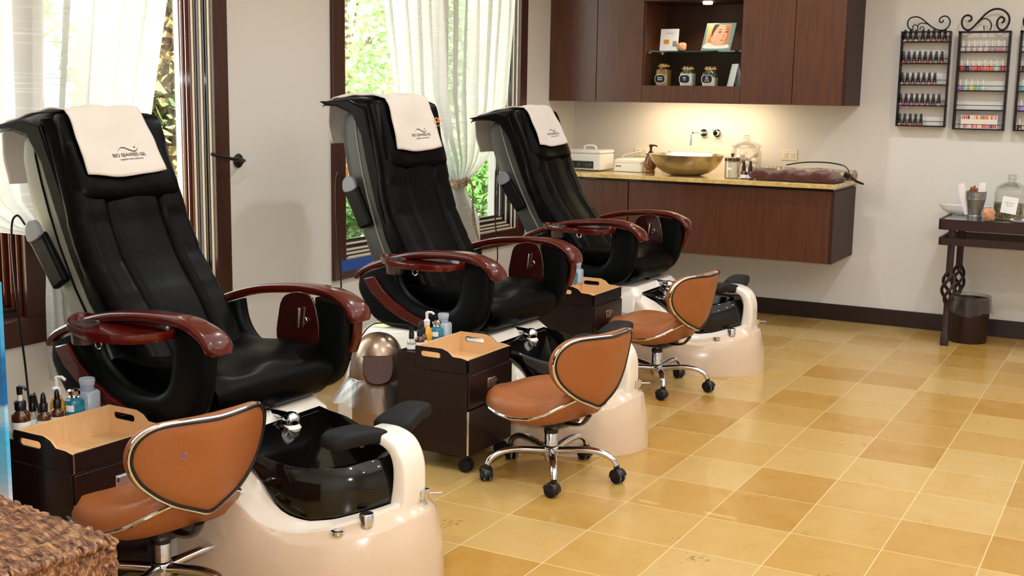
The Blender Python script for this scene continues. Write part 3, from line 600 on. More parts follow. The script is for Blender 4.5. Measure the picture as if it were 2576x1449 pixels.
# ---------------------------------------------------------------- stools
def stool(label, x, y, face, base_ang, z_lift=0, sticker=0):
    root = thing('rolling_stool', label, 'stool', (x, y, 0), 0, 'caramel leather rolling stools')
    M = Matrix.Rotation(face, 4, 'Z') @ Matrix.Translation((0, 0, z_lift))   # local +x = front of the seat
    P = lambda name, mb, m, parent=root, **k: mb.build(name, m, parent, **k)
    def outl(q, s=1.0):  # seat outline
        c_, s_ = math.cos(q), math.sin(q); w_ = .228 * (1 - .10 * max(0, -c_)); l_ = .245 if c_ > 0 else .205
        return (l_ * s * sg(c_, .75), w_ * s * sg(s_, .8))
    def zt(x_): return interp([(-.2, .085), (-.17, .060), (-.13, .030), (-.08, .008), (0, -.002), (.08, .004), (.16, .016), (.21, .012), (.235, -.006)], x_)
    nq = 48; Q = [2 * PI * j / nq for j in range(nq)]
    def rg(s_, f): return [(*outl(q, s_), f(*outl(q, s_))) for q in Q]
    top = lambda x_, y_: .284 + zt(x_)
    up = MB(M).loft([rg(1.0, lambda a, b: top(a, b)), rg(1.0, lambda a, b: top(a, b) + .022), rg(.97, lambda a, b: top(a, b) + .042), rg(.88, lambda a, b: top(a, b) + .056 + .01 * (abs(b) / .2) ** 2), rg(.6, lambda a, b: .338 + zt(a) * .7 + .02 * (abs(b) / .2) ** 2), rg(.3, lambda a, b: .340 + zt(a) * .6), rg(.03, lambda a, b: .341)])
    s1 = P('seat', up, TAN, smooth=70)
    dn = MB(M).loft([rg(.999, lambda a, b: top(a, b)), rg(.97, lambda a, b: top(a, b) - .014), rg(.8, lambda a, b: .252 + zt(a) * .5), rg(.4, lambda a, b: .243), rg(.05, lambda a, b: .243)])
    P('seat_underside', dn, TAN, smooth=70)
    P('seat_trim', MB(M).tube([(a * 1.012, b * 1.012, z) for a, b, z in rg(1.0, top)], .0065, 8, True), CHROME)
    # shield shaped backrest, curved around the sitter
    half = [(0, .318), (.055, .336), (.12, .362), (.18, .398), (.228, .442), (.254, .495), (.250, .545), (.222, .579), (.175, .596), (.09, .599), (0, .597)]
    o2 = [(a * .89, 0, b) for a, b in half] + [(-a * .89, 0, b) for a, b in half[-2:0:-1]]
    O_ = smooth_path(o2, 4, True); cz = .47
    def bp(s_, z_, off):
        bend = 1.25 * s_ * s_; tilt = (z_ - .28) * .20
        return (-.208 - tilt + bend - off * (1 - .6 * abs(s_) / .25), s_ * (1 - .15 * abs(s_)), z_ + .012)
    R = lambda k, off: [bp(p.x * k, cz + (p.z - cz) * k, off) for p in O_]
    P('backrest', MB(M).loft([R(.05, .030), R(.4, .030), R(.75, .027), R(.93, .022), R(1.0, .012), R(1.02, -.006), R(1.025, -.026), R(.98, -.046), R(.8, -.058), R(.4, -.06), R(.05, -.06)]), TAN, smooth=75)
    P('backrest_trim', MB(M).tube([bp(p.x * 1.008, cz + (p.z - cz) * 1.008, .014) for p in O_], .0065, 8, True), CHROME)
    P('backrest_piping', MB(M).tube([bp(p.x * .985, cz + (p.z - cz) * .98, .021) for p in O_], .0045, 8, True), BLACKP)
    P('back_bracket', MB(M).tube(smooth_path([(-.05, 0, .236), (-.11, 0, .238), (-.155, 0, .250), (-.185, 0, .285)], 4), .018, 8, ry=.006, up=(1, 0, .4)), BLACKP)
    P('tilt_mechanism', MB(M).loft([rbox_ring(.07, .06, .218, .02), rbox_ring(.09, .075, .235, .02), rbox_ring(.09, .075, .248, .02)]), BLACKP)
    P('height_lever', MB(M).tube([(0, -.05, .23), (.02, -.16, .228)], .006, 8), BLACKP)
    P('gas_column', MB(Matrix.Translation((0, 0, z_lift))).lathe([(.014, .15), (.014, .225)], 16), CHROME)
    cl = P('column_sleeve', MB().lathe([(.0, .062), (.024, .064), (.026, .08), (.026, .19 + z_lift), (.022, .195 + z_lift), (0, .195 + z_lift)], 24), CHROME)
    P('sleeve_collar', MB().lathe([(.015, .184 + z_lift), (.028, .184 + z_lift), (.028, .20 + z_lift), (.015, .204 + z_lift)], 24), BLACKP, cl)
    P('hub', MB().lathe([(.0, .078), (.030, .08), (.034, .09), (.034, .116), (.030, .122), (.026, .124)], 24), CHROME)
    for k in range(5):
        a = base_ang + k * 2 * PI / 5; Ma = Matrix.Rotation(a, 4, 'Z')
        pts = smooth_path([(.02, 0, .104), (.08, 0, .112), (.15, 0, .118), (.205, 0, .112), (.245, 0, .092), (.262, 0, .066)], 4); n = len(pts)
        P('base_arm', MB(Ma).tube(pts, [lerp(.019, .012, i / (n - 1)) for i in range(n)], 12, ry=[lerp(.014, .011, i / (n - 1)) for i in range(n)], up=(0, 0, 1)), CHROME)
        ca = a + 1.0 + k * 1.7; Mc = Matrix.Translation((.262 * math.cos(a), .262 * math.sin(a), 0)) @ Matrix.Rotation(ca, 4, 'Z')
        cs = P('caster', MB(Mc).lathe([(0, .052), (.011, .053), (.012, .07), (0, .072)], 14), BLACKP)
        hood = MB(Mc); hood.loft([[(-.008 + r_ * math.cos(q), yv, .027 + r_ * math.sin(q)) for q in [PI * (-.08 + 1.0 * j / 12) for j in range(13)]] for yv, r_ in ((-.022, .024), (-.018, .030), (.018, .030), (.022, .024))]); P('caster_hood', hood, BLACKP, cs, smooth=60)
        for s in (-1, 1):
            P('caster_wheel', MB(Mc).lathe([(0, s * .004), (.022, s * .004), (.0255, s * .007), (.0255, s * .017), (.023, s * .020), (.016, s * .021), (0, s * .019)], 22, (-.008, 0, .0255), 'y'), RUBBER, cs, smooth=50)
            P('wheel_tread', MB(Mc).lathe([(.0245, s * .0065), (.0262, s * .010), (.0262, s * .014), (.0245, s * .0175)], 22, (-.008, 0, .0262), 'y', cap=False), GREYP, cs)
    if sticker:
        p = bp(-.085 * -1, .50, .030)
        mb = MB(M)
        for j in range(5):
            a = j * 1.25; mb.tube([bp(.10 + .006 * math.cos(a), .505 + .008 * math.sin(a), .0305), bp(.10 + .012 * math.cos(a + 1), .505 + .012 * math.sin(a + 1), .0305)], .0012, 6)
        P('small_sticker', mb, mat('purple_mark', (150, 110, 170), .5))
    return root
stool('caramel leather stool nearest the camera, in front of the nearest basin', -1.43, -1.155, PI - .185, .06, -.006, 1)
stool('caramel leather stool beside the middle cart and basin', -.990, .474, PI - .25, -1.06, -.010)
stool('caramel leather stool farthest back, beside the farthest basin', -1.177, 2.045, PI - .165, -1.06, .002)
# ---------------------------------------------------------------- carts
def cart(label, x, y, rz, h=.46):
    root = thing('supply_cart', label, 'cart', (x, y, 0), rz, 'dark wood supply carts between the chairs')
    P = lambda name, mb, m, parent=root, **k: mb.build(name, m, parent, **k)
    # local: x in (-.38,0) (0 = front), y in (0,.35)
    D, Wd, zb = .325, .35, .068; t = .012
    P('cabinet_body', MB().box((-D, 0, zb), (-.002, Wd, h - .062)).box((-D, 0, h - .062), (-D + .085, Wd, h - .004)), ESP, bevel=.002)
    P('rear_top', MB().box((-D, 0, h - .004), (-D + .085, Wd, h)), ESP, bevel=.0015)
    P('drawer_front', MB().box((-.002, .004, h - .20), (.008, Wd - .004, h - .066)), ESP, bevel=.002)
    P('door_front', MB().box((-.002, .004, zb + .004), (.008, Wd - .004, h - .206)), ESP, bevel=.002)
    hd = P('drawer_handle', MB().box((.008, Wd * .5 - .032, h - .142), (.011, Wd * .5 + .032, h - .102)), CHROME, bevel=.002)
    P('handle_grip', MB().loft([[(.011, Wd * .5 - .028 + .056 * i, h - .106), (.020, Wd * .5 - .028 + .056 * i, h - .108), (.020, Wd * .5 - .028 + .056 * i, h - .120), (.016, Wd * .5 - .028 + .056 * i, h - .122)] for i in (0, 1)]), CHROME, hd)
    P('corner_strip', MB().box((-.0, -.0005, zb + .01), (.0085, .002, h - .206)), CHROME)
    # tray: sides with a sloping shoulder and a handle slot
    z0, zl_, zh = h - .060, h - .006, h + .029; x0, x1 = -D + .086, 0
    topc = [(x0, zh), (x0 + .12, zh), (x0 + .150, zh - .010), (x0 + .175, zh - .032), (x0 + .21, zl_ + .006), (x0 + .235, zl_), (x1, zl_)]
    hx0, hx1, hz = x0 + .035, x0 + .105, zh - .028; hr = .011
    def side(y0, y1, m, nm):
        bm = MB(); hole = [(hx1 + hr * math.cos(a), hz + hr * math.sin(a)) for a in [-PI / 2 + PI * j / 6 for j in range(7)]] + [(hx0 + hr * math.cos(a), hz + hr * math.sin(a)) for a in [PI / 2 + PI * j / 6 for j in range(7)]]
        outer = [(x1, z0), (x1, zl_)] + topc[::-1][1:] + [(x0, z0)]
        # resample the outer outline to face the hole, ray by ray
        cxh, czh = (hx0 + hx1) / 2, hz
        def ray_out(a):
            best = None; dx_, dz_ = math.cos(a), math.sin(a)
            for i in range(len(outer)):
                (ax, az), (bx, bz) = outer[i], outer[(i + 1) % len(outer)]; ex, ez = bx - ax, bz - az; den = dx_ * ez - dz_ * ex
                if abs(den) < 1e-12: continue
                t_ = ((ax - cxh) * ez - (az - czh) * ex) / den; u_ = ((ax - cxh) * dz_ - (az - czh) * dx_) / den
                if t_ > 0 and -1e-9 <= u_ <= 1 + 1e-9 and (best is None or t_ > best): best = t_
            return (cxh + dx_ * best, czh + dz_ * best)
        angs = sorted(set([math.atan2(b - czh, a - cxh) for a, b in outer] + [math.atan2(b - czh, a - cxh) for a, b in hole]))
        def ray_in(a):
            best = None; dx_, dz_ = math.cos(a), math.sin(a)
            for i in range(len(hole)):
                (ax, az), (bx, bz) = hole[i], hole[(i + 1) % len(hole)]; ex, ez = bx - ax, bz - az; den = dx_ * ez - dz_ * ex
                if abs(den) < 1e-12: continue
                t_ = ((ax - cxh) * ez - (az - czh) * ex) / den; u_ = ((ax - cxh) * dz_ - (az - czh) * dx_) / den
                if t_ > 0 and -1e-9 <= u_ <= 1 + 1e-9: best = t_
            return (cxh + dx_ * best, czh + dz_ * best)
        oo = [ray_out(a) for a in angs]; ii = [ray_in(a) for a in angs]
        bm.loft([[(a, y0, b) for a, b in oo], [(a, y1, b) for a, b in oo], [(a, y1, b) for a, b in ii], [(a, y0, b) for a, b in ii]], cap=False, loop=True)
        return P(nm, bm, m)
    side(0, .006, ESP, 'tray_side'); side(.006, .011, MAPLE, 'tray_lining'); side(Wd - .011, Wd - .006, MAPLE, 'tray_lining'); side(Wd - .006, Wd, ESP, 'tray_side')
    P('tray_back', MB().box((x0, .011, z0), (x0 + .011, Wd - .011, zh)), MAPLE, bevel=.001)
    P('tray_floor', MB().box((x0 + .011, .011, z0), (-.011, Wd - .011, z0 + .008)), MAPLE)
    P('tray_front', MB().box((-.006, .0, z0), (.0, Wd, zl_)), ESP, bevel=.001); P('tray_lining', MB().box((-.011, .011, z0), (-.006, Wd - .011, zl_)), MAPLE)
    for a in (-D + .035, -.028):
        for b in (.035, Wd - .035):
            c_ = P('caster', MB().lathe([(0, .045), (.014, .046), (.014, .068), (0, .068)], 12, (a, b, 0)), BLACKP)
            for s in (-1, 1): P('caster_wheel', MB().lathe([(0, s * .004), (.024, s * .004), (.028, s * .010), (.026, s * .018), (0, s * .02)], 18, (a + .006, b, .028), 'y'), RUBBER, c_)
    return root
# ---------------------------------------------------------------- bottles
BG = 'bottles standing on the supply carts'
def bottle(kind, x, y, z, label, rz=0, s=1.0, name=None):
    nm = dict(pump='pump_bottle', drop='dropper_bottle', spray='spray_bottle', ypump='pump_bottle', teal='polish_remover_bottle', frost='polish_remover_bottle', clearp='pump_bottle')[kind]
    t = thing(nm, label, 'bottle', (x, y, z), rz, BG); t.scale = (s, s, s)
    P = lambda name, mb, m, parent=t, **k: mb.build(name, m, parent, **k)
    if kind in ('pump', 'drop', 'spray'):
        g = AMBER if kind != 'spray' else GLASS; r, h = {'pump': (.024, .062), 'drop': (.0175, .045), 'spray': (.016, .042)}[kind]
        P('glass_body', MB().lathe([(0, 0), (r * .9, 0), (r, .004), (r, h * .72), (r * .85, h * .88), (r * .5, h), (r * .45, h + .004), (0, h + .004)], 24), g)
        P('label', MB().lathe([(r + .0005, h * .12), (r + .0005, h * .52)], 24, cap=False), LABEL)
        P('cap', MB().lathe([(0, h), (r * .6, h), (r * .62, h + .02), (r * .5, h + .024), (0, h + .024)], 20), BLACKP)
        if kind == 'drop': P('dropper_bulb', MB().lathe([(r * .42, h + .022), (r * .42, h + .032), (r * .30, h + .046), (r * .2, h + .05), (0, h + .052)], 16), BLACKP)
        elif kind == 'spray': P('spray_head', MB().lathe([(r * .55, h + .022), (r * .55, h + .044), (0, h + .045)], 16), BLACKP)
        else:
            P('pump_stem', MB().lathe([(.006, h + .024), (.006, h + .042)], 12), PINKP)
            P('pump_head', MB().lathe([(0, h + .04), (.007, h + .04), (.008, h + .062), (0, h + .064)], 14).tube([(0, 0, h + .062), (.02, .006, h + .063), (.034, .010, h + .059)], .0045, 8, ry=.0035), BLACKP)
    elif kind in ('ypump', 'clearp'):
        r, h = .020, .070
        P('bottle_body', MB().lathe([(0, 0), (r, 0), (r, h * .62), (r * .6, h * .92), (r * .45, h)], 20), YELL if kind == 'ypump' else CLEARF)
        P('cap', MB().lathe([(0, h), (r * .55, h), (r * .6, h + .018), (r * .3, h + .024), (0, h + .024)], 18), PINKP)
        P('pump_head', MB().lathe([(0, h + .022), (.005, h + .022), (.006, h + .048), (0, h + .05)], 12).tube([(0, 0, h + .048), (.018, -.004, h + .050), (.028, -.006, h + .043)], .0045, 8), PINKP)
    elif kind == 'teal':
        r, h = .026, .058
        P('bottle_body', MB().lathe([(0, 0), (r * .92, 0), (r, .004), (r, h * .82), (r * .9, h * .95), (r * .6, h), (0, h)], 24), TEALM)
        P('chrome_cap', MB().lathe([(.012, h), (.015, h + .004), (.012, h + .008), (.017, h + .012), (.0175, h + .022), (.012, h + .026), (0, h + .025)], 24), CHROME)
        MB().add([((r + .0006) * math.cos(a), (r + .0006) * math.sin(a), zz) for zz in (h * .45, h * .75) for a in [-1.5 + .9 * j / 8 for j in range(9)]], [(j, j + 1, j + 10, j + 9) for j in range(8)]).build('label', LABEL, t)
    else:
        r, h = .027, .066
        P('bottle_body', MB().loft([rbox_ring(r, r, z_, .012) for z_ in (0, .002, h * .9)] + [rbox_ring(r * .85, r * .85, h, .012)]), CLEARF, smooth=50)
        P('neck', MB().lathe([(r * .68, h), (r * .68, h + .018)], 22), mat('neck_plastic', (150, 158, 176), .35))
        P('flip_lid', MB().lathe([(0, h + .014), (r * .72, h + .016), (r * .8, h + .03), (r * .74, h + .034), (0, h + .030)], 22), CLEARF)
    return t
def put_cart(i, x, y, rz, h):
    c_ = cart(('dark wood supply cart at the left, nearest the camera, under five bottles', 'dark wood supply cart in the middle, between the trash can and the middle stool', 'dark wood supply cart farthest back, beside the farthest chair')[i], x, y, rz, h)
    M = Matrix.Translation((x, y, h)) @ Matrix.Rotation(rz, 4, 'Z')
    return lambda a, b: M @ Vector((a, b, 0))
put_cart(0, -1.555, -1.355, -.03, .475); put_cart(1, -1.272, .305, 0, .46); put_cart(2, -1.445, 1.835, 0, .485)
for i, (k, x, y, lb, rz) in enumerate([
    ('pump', -1.875, -1.235, 'amber bottle with a black pump, leftmost on the nearest cart', -.5), ('spray', -1.900, -1.172, 'small clear bottle with a black cap beside the amber pump bottle', 0),
    ('drop', -1.858, -1.168, 'left one of two amber dropper bottles on the nearest cart', 0), ('drop', -1.858, -1.118, 'right one of two amber dropper bottles on the nearest cart', 0),
    ('ypump', -1.895, -1.086, 'yellow soap bottle with a white pump on the nearest cart', .4), ('teal', -1.862, -1.050, 'teal bottle with a chrome cap on the nearest cart', -.2),
    ('frost', -1.878, -.985, 'frosted bottle with a flip lid, rightmost on the nearest cart', .2)]): bottle(k, x + .040, y - .052, .475, lb, rz, 1.12)
for k, x, y, lb, rz in [('spray', -1.552, .340, 'small bottle with a black spray head, leftmost on the middle cart', 0), ('drop', -1.545, .390, 'amber dropper bottle on the middle cart', 0), ('drop', -1.560, .432, 'second amber bottle on the middle cart, beside the yellow one', 0),
    ('ypump', -1.566, .475, 'yellow soap bottle with a white pump on the middle cart', .4), ('teal', -1.548, .522, 'teal bottle with a chrome cap on the middle cart', -.2), ('frost', -1.555, .585, 'frosted bottle with a flip lid, rightmost on the middle cart', .1)]: bottle(k, x, y, .46, lb, rz, 1.1)
for k, x, y, lb, rz in [('ypump', -1.700, 2.038, 'yellow soap bottle mostly hidden behind the teal bottle on the farthest cart', .4), ('teal', -1.690, 2.095, 'teal bottle with a chrome cap on the farthest cart', -.3), ('frost', -1.692, 2.158, 'frosted bottle with a flip lid on the farthest cart', .1)]: bottle(k, x, y, .485, lb, rz, 1.1)
# ---------------------------------------------------------------- trash cans
def bag(parent, r0, r1, z0, z1, n=60, seed=0):
    mb = MB()
    def fn(a, b):
        q = 2 * PI * a; r = lerp(r0, r1, b ** .8) * (1 + .04 * b * math.sin(q * 5 + seed) + .025 * b * math.sin(q * 11)); return (r * math.cos(q), r * math.sin(q), lerp(z0, z1, b) + .012 * b * math.sin(q * 3 + seed) + .004 * math.sin(q * 17 + b * 9))
    return mb.grid(fn, n, 8).build('bin_liner', BAGM, parent, smooth=80)
tc = thing('trash_can', 'bronze swing-lid trash can with a clear liner, behind the middle cart', 'trash can', (-1.79, .45, 0))
MB().lathe([(0, 0), (.105, 0), (.106, .01), (.112, .30), (0, .30)], 40).build('can_body', BRONZE, tc)
dm = MB()
def dome(a, b):
    q = 2 * PI * a; f = b * PI / 2; r = .119 * math.cos(f * .98) ** .8; return (r * math.cos(q), r * math.sin(q) * 1.0, .30 + .185 * math.sin(f))
dm.grid(dome, 40, 12).lathe([(.120, .285), (.123, .30), (.119, .305)], 40, cap=False); dm.build('dome_lid', BRONZE, tc, smooth=70)
Md = Matrix.Rotation(math.radians(-55), 4, 'Z')
fl_ = MB(Md @ Matrix.Translation((.096, 0, .352)) @ Matrix.Rotation(1.15, 4, 'Y'))
o = [(x, y) for x, y, _ in smooth_path([(-.050, -.055, 0), (-.045, -.060, 0), (.02, -.060, 0), (.058, -.042, 0), (.070, 0, 0), (.058, .042, 0), (.02, .060, 0), (-.045, .060, 0), (-.050, .055, 0)], 5, True)]
fl_.loft([[(a, b, -.03) for a, b in o], [(a, b, .026) for a, b in o], [(a * .95, b * .95, .031) for a, b in o]]); fl_.build('swing_flap', mat('bronze_dark', (60, 30, 16), .3, metal=.2, coat=.1, spec=.3), tc, smooth=50)
MB(Md @ Matrix.Translation((.098, 0, .402)) @ Matrix.Rotation(.25, 4, 'Y')).tube([(0, -.056, 0), (0, .056, 0)], .004, 8).build('flap_edge', CHROME, tc)
bag(tc, .122, .188, .30, .20, seed=1)
t2 = thing('trash_can', 'dark brown round bin with a clear liner under the iron table', 'trash can', (.025, 4.22, 0))
MB().lathe([(0, 0), (.113, 0), (.115, .006), (.124, .262), (.126, .27), (.121, .27), (.11, .02), (0, .02)], 40).build('bin_body', BROWNP, t2)
bag(t2, .123, .142, .275, .185, seed=3); b2 = MB()
b2.lathe([(.119, .24), (.122, .285), (.127, .29), (.124, .278)], 40, cap=False); b2.build('liner_rim', BAGM, t2)
# ---------------------------------------------------------------- cabinets and counter
uy0, uz0 = 4.071, 1.436
uc = thing('wall_cabinet', 'dark wood wall cabinet with a lit open niche above the counter', 'cabinet', (-1.8, YB, uz0)); Mx = Matrix.Translation((1.8, -YB, -uz0)); NX0, NX1, XE = -2.15, -1.456, -.778
P = lambda name, mb, m, parent=uc, **k: mb.build(name, m, parent, **k)
ZT = 2.38; zn = 1.547
P('carcass', MB(Mx).box((-2.848, uy0 + .02, uz0), (NX0, YB, ZT)).box((NX1, uy0 + .02, uz0), (XE - .018, YB, ZT)).box((NX0, uy0 + .02, uz0), (NX1, YB, zn - .02)).box((NX0, uy0 + .02, 2.10), (NX1, YB, ZT)).box((NX0, YB - .02, zn), (NX1, YB, 2.10)), CABD)
P('end_panel', MB(Mx).box((XE - .018, uy0 + .0, uz0 - .002), (XE, YB, ZT)), CABD)
for a, b in ((-2.848, -2.49), (-2.486, NX0), (NX1, -1.118), (-1.114, XE - .02)): P('door', MB(Mx).box((a, uy0, uz0 - .002), (b, uy0 + .019, ZT)), CAB, bevel=.0015)
[P('niche_panel', MB(Mx).box((NX0 + .002, uy0, z_a), (NX1 - .002, uy0 + .019, z_b)), CAB, bevel=.0015) for z_a, z_b in ((uz0 - .002, zn), (2.104, ZT))]
P('niche_floor', MB(Mx).box((NX0, uy0 + .0195, zn - .02), (NX1, YB - .02, zn)), CAB)
for a in (NX0, NX1 - .012): P('niche_side', MB(Mx).box((a, uy0 + .02, zn), (a + .012, YB - .02, 2.10)), CAB)
sg_ = P('glass_shelf', MB(Mx).box((NX0 + .014, uy0 + .05, 1.770), (NX1 - .014, YB - .022, 1.779)), GLASSG)
for x in (NX0 + .012, NX1 - .022):
    for y in (uy0 + .10, YB - .09): P('shelf_pin', MB(Mx).box((x, y, 1.762), (x + .010, y + .01, 1.769)), CHROME, sg_)
LAMP = mat('lamp_lens', (255, 236, 200), .4, emis=14)
P('niche_lamp', MB(Mx).lathe([(0, 2.085), (.03, 2.085), (.034, 2.1)], 24, (-1.755, 4.22, 0)), LAMP)
P('under_cabinet_lamp', MB(Mx).lathe([(0, uz0 - .0015), (.03, uz0 - .0015), (.034, uz0 - .0005)], 24, (-1.80, 4.26, 0)), LAMP)
light('SPOT', 'niche_lamp_light', (-1.755, 4.22, 2.07), 7, (1, .74, .45), shadow_soft_size=.03, spot_size=2.3, spot_blend=.5)
light('AREA', 'under_cabinet_light', (-1.80, 4.24, uz0 - .006), 6.0, (1, .76, .46), rot=(.30, 0, 0), shape='RECTANGLE', size=.8, size_y=.08)
ly0, lz0, lz1 = 3.915, .452, .905
lc = thing('vanity_cabinet', 'dark wood wall-hung vanity cabinet under the stone counter', 'cabinet', (-1.8, YB, lz0)); Ml = Matrix.Translation((1.8, -YB, -lz0)); P = lambda name, mb, m, parent=lc, **k: mb.build(name, m, parent, **k)
P('carcass', MB(Ml).box((-2.848, ly0 + .03, lz0), (-.79, YB, lz1)), CABD)
P('recessed_rail', MB(Ml).box((-2.848, ly0 + .022, lz1 - .0), (-.785, YB, lz1 + .018)), TRIMD)
P('end_panel', MB(Ml).box((-.789, ly0, lz0), (-.770, YB, lz1)), CABD)
P('door', MB(Ml).box((-2.848, ly0, lz0), (-2.160, ly0 + .02, lz1)), CAB, bevel=.0015); P('drawer_front', MB(Ml).box((-2.152, ly0, lz0), (-.790, ly0 + .02, lz1)), CAB, bevel=.0015)
ZK = .952
ct = tag(MB().box((-2.849, 3.872, .923), (-.765, YB - .001, ZK)).build('countertop', STONE, None, bevel=.003), 'yellow limestone countertop over the dark vanity', 'countertop')
# vessel sink, faucet
sk = thing('vessel_sink', 'round brushed metal vessel sink on the counter', 'sink', (-1.83, 4.13, ZK))
MB().lathe([(0, 0), (.09, 0), (.11, .004), (.155, .020), (.200, .052), (.232, .092), (.248, .125), (.252, .138), (.249, .140), (.240, .125), (.222, .096), (.188, .060), (.14, .034), (0, .024)], 64).build('bowl', STEEL, sk)
MB().lathe([(0, .024), (.02, .024), (.022, .030), (0, .032)], 24).build('drain', CHROME, sk)
fa = thing('wall_faucet', 'chrome wall-mounted faucet spout above the metal sink', 'faucet', (-1.833, YB, 1.229))
MB().lathe([(0, -.022), (.026, -.022), (.030, -.016), (.030, 0)], 28, (0, 0, 0), 'y').build('escutcheon', CHROME, fa)
MB().tube(smooth_path([(0, -.02, 0), (-.005, -.10, .002), (-.012, -.19, .003), (-.016, -.225, -.012), (-.017, -.232, -.05), (-.017, -.233, -.082)], 5), .0095, 14).build('spout', CHROME, fa)
fh = thing('faucet_handle', 'chrome wall-mounted faucet control knob right of the spout', 'faucet handle', (-1.737, YB, 1.229))
MB().lathe([(0, -.020), (.028, -.020), (.031, -.014), (.031, 0)], 28, (0, 0, 0), 'y').build('escutcheon', CHROME, fh)
MB().lathe([(0, -.06), (.016, -.06), (.018, -.055), (.018, -.02)], 24, (0, 0, 0), 'y').build('knob', CHROME, fh); MB().tube([(0, -.05, .0), (-.018, -.062, .026)], .0035, 8).build('lever', CHROME, fh)
def outlet(x, z, label):
    t = thing('wall_outlet', label, 'outlet', (x, YB, z)); MB().box((-.058, -.006, -.036), (.058, 0, .036)).build('cover_plate', mat('outlet_plate', (226, 216, 190), .4), t, bevel=.003)
    for s in (-1, 1):
        r = MB().box((s * .024 - .015, -.009, -.017), (s * .024 + .015, -.004, .017)).build('receptacle', PINKP, t, bevel=.004)
        MB().box((s * .024 - .007, -.0096, -.002), (s * .024 - .0045, -.0088, .008)).box((s * .024 + .004, -.0096, -.002), (s * .024 + .0065, -.0088, .008)).lathe([(0, -.0096), (.0025, -.0096), (.0025, -.0088)], 10, (s * .024, 0, -.010), 'y').build('socket_slots', BLACKP, r)
    return t
outlet(-1.229, 1.097, 'wall outlet right of the sink above the brown towel'); outlet(-2.30, 1.085, 'wall outlet behind the soap dispenser, with a white cord in it')
# sterilizer
s_ = thing('towel_warmer', 'white countertop box with a black dial panel and lid handle', 'appliance', (-2.57, 4.20, ZK))
MB().box((-.125, -.12, .006), (.125, .12, .118)).build('housing', mat('appliance_white', (232, 228, 220), .35), s_, bevel=.008)
MB().box((-.128, -.122, .118), (.128, .122, .146)).build('lid', mat('appliance_white', (232, 228, 220), .35), s_, bevel=.01)
MB().tube(smooth_path([(-.045, -.02, .144), (-.04, -.02, .168), (0, -.02, .174), (.04, -.02, .168), (.045, -.02, .144)], 4), .006, 10, ry=.008).build('lid_handle', PINKP, s_)
pn = MB().box((-.105, -.125, .018), (.075, -.119, .068)).build('dial_panel', BLACKP, s_, bevel=.002)
for x in (-.085, -.03, .03, .055): MB().lathe([(0, -.134), (.011, -.134), (.013, -.125)], 18, (x, 0, .043), 'y').build('dial', mat('dial_grey', (70, 62, 60), .3), pn)
for x in (-.10, .10): MB().lathe([(.01, 0), (.012, .008)], 12, (x, -.09, 0)).build('foot', RUBBER, s_)
wb = thing('wax_box', 'low white appliance box with a small slot between the warmer and the soap dispenser', 'appliance', (-2.275, 4.26, ZK))
MB().loft([rbox_ring(.11, .10, z_, .03, 6) for z_ in (0.003, .05)] + [rbox_ring(.105, .095, .062, .03, 6), rbox_ring(.11, .10, .066, .03, 6), rbox_ring(.108, .098, .082, .03, 6), rbox_ring(.09, .08, .09, .03, 6)]).build('box_body', mat('box_white', (240, 232, 214), .35), wb, smooth=50)
MB().box((-.085, -.1015, .034), (-.045, -.099, .044)).build('slot', GREYP, wb)
MB().tube(smooth_path([(-.10, .08, .05), (-.13, .13, .10), (-.05, .18, .125), (-.02, .215, .135)], 5), .003, 8).build('power_cord', PINKP, wb)
sd = thing('soap_dispenser', 'amber glass soap dispenser with a bronze pump left of the sink', 'soap dispenser', (-2.113, 4.19, ZK))
MB().lathe([(0, 0), (.034, 0), (.036, .006), (.030, .02), (.046, .05), (.047, .07), (.036, .10), (.030, .115), (.036, .128), (.034, .134), (0, .134)], 32).build('amber_jar', mat('amber_craquelure', (150, 92, 34), .2, noise=.5, nscale=40, coat=.8), sd)
MB().lathe([(0, .132), (.02, .132), (.016, .146), (.008, .150), (.008, .175), (.014, .178), (.012, .195), (0, .196)], 20).tube([(0, 0, .188), (.03, -.008, .190), (.05, -.012, .184)], .0055, 8).build('pump', mat('oiled_bronze', (70, 42, 26), .35, metal=.7), sd)
gj = thing('cotton_jar', 'small glass jar with a chrome lid knob behind the sink', 'jar', (-2.05, 4.38, ZK))
MB().lathe([(0, 0), (.045, 0), (.045, .10), (.043, .104)], 28).build('jar_glass', GLASS, gj); MB().lathe([(.047, .102), (.047, .112), (0, .116)], 28).build('lid', GLASS, gj); MB().lathe([(.004, .115), (.004, .128), (.012, .134), (.012, .142), (0, .146)], 18).build('lid_knob', CHROME, gj)
cj = thing('candle_jar', 'white candle jar with a dark knobbed lid right of the sink', 'candle', (-1.478, 4.04, ZK))
MB().lathe([(0, .004), (.040, .004), (.044, .01), (.046, .105), (0, .105)], 32).build('wax', mat('candle_wax', (240, 228, 206), .4, coat=.3), cj); MB().lathe([(0, 0), (.044, 0), (.0485, .004), (.0485, .118)], 32).build('jar_glass', GLASS, cj)
MB().lathe([(.050, .112), (.050, .132), (.044, .137), (.008, .138), (.006, .146), (.013, .152), (.011, .162), (0, .164)], 28).build('lid', mat('dark_lid', (74, 40, 24), .3, coat=.5), cj); MB().box((-.012, -.0492, .055), (.012, -.0486, .072)).build('label', LABEL, cj)
for x, lb in ((-1.393, 'left one of two small dark dropper bottles beside the candle jar'), (-1.348, 'right one of two small dark dropper bottles beside the brown towel')): bottle('drop', x, 4.02, ZK, lb, 0, 1.25)
aj = thing('apothecary_jar', 'large lidded glass jar of cotton balls behind the candle jar', 'jar', (-1.475, 4.32, ZK))
MB().lathe([(0, 0), (.088, 0), (.096, .01), (.10, .05), (.10, .16), (.088, .185), (.090, .195)], 40).build('jar_glass', GLASS, aj)
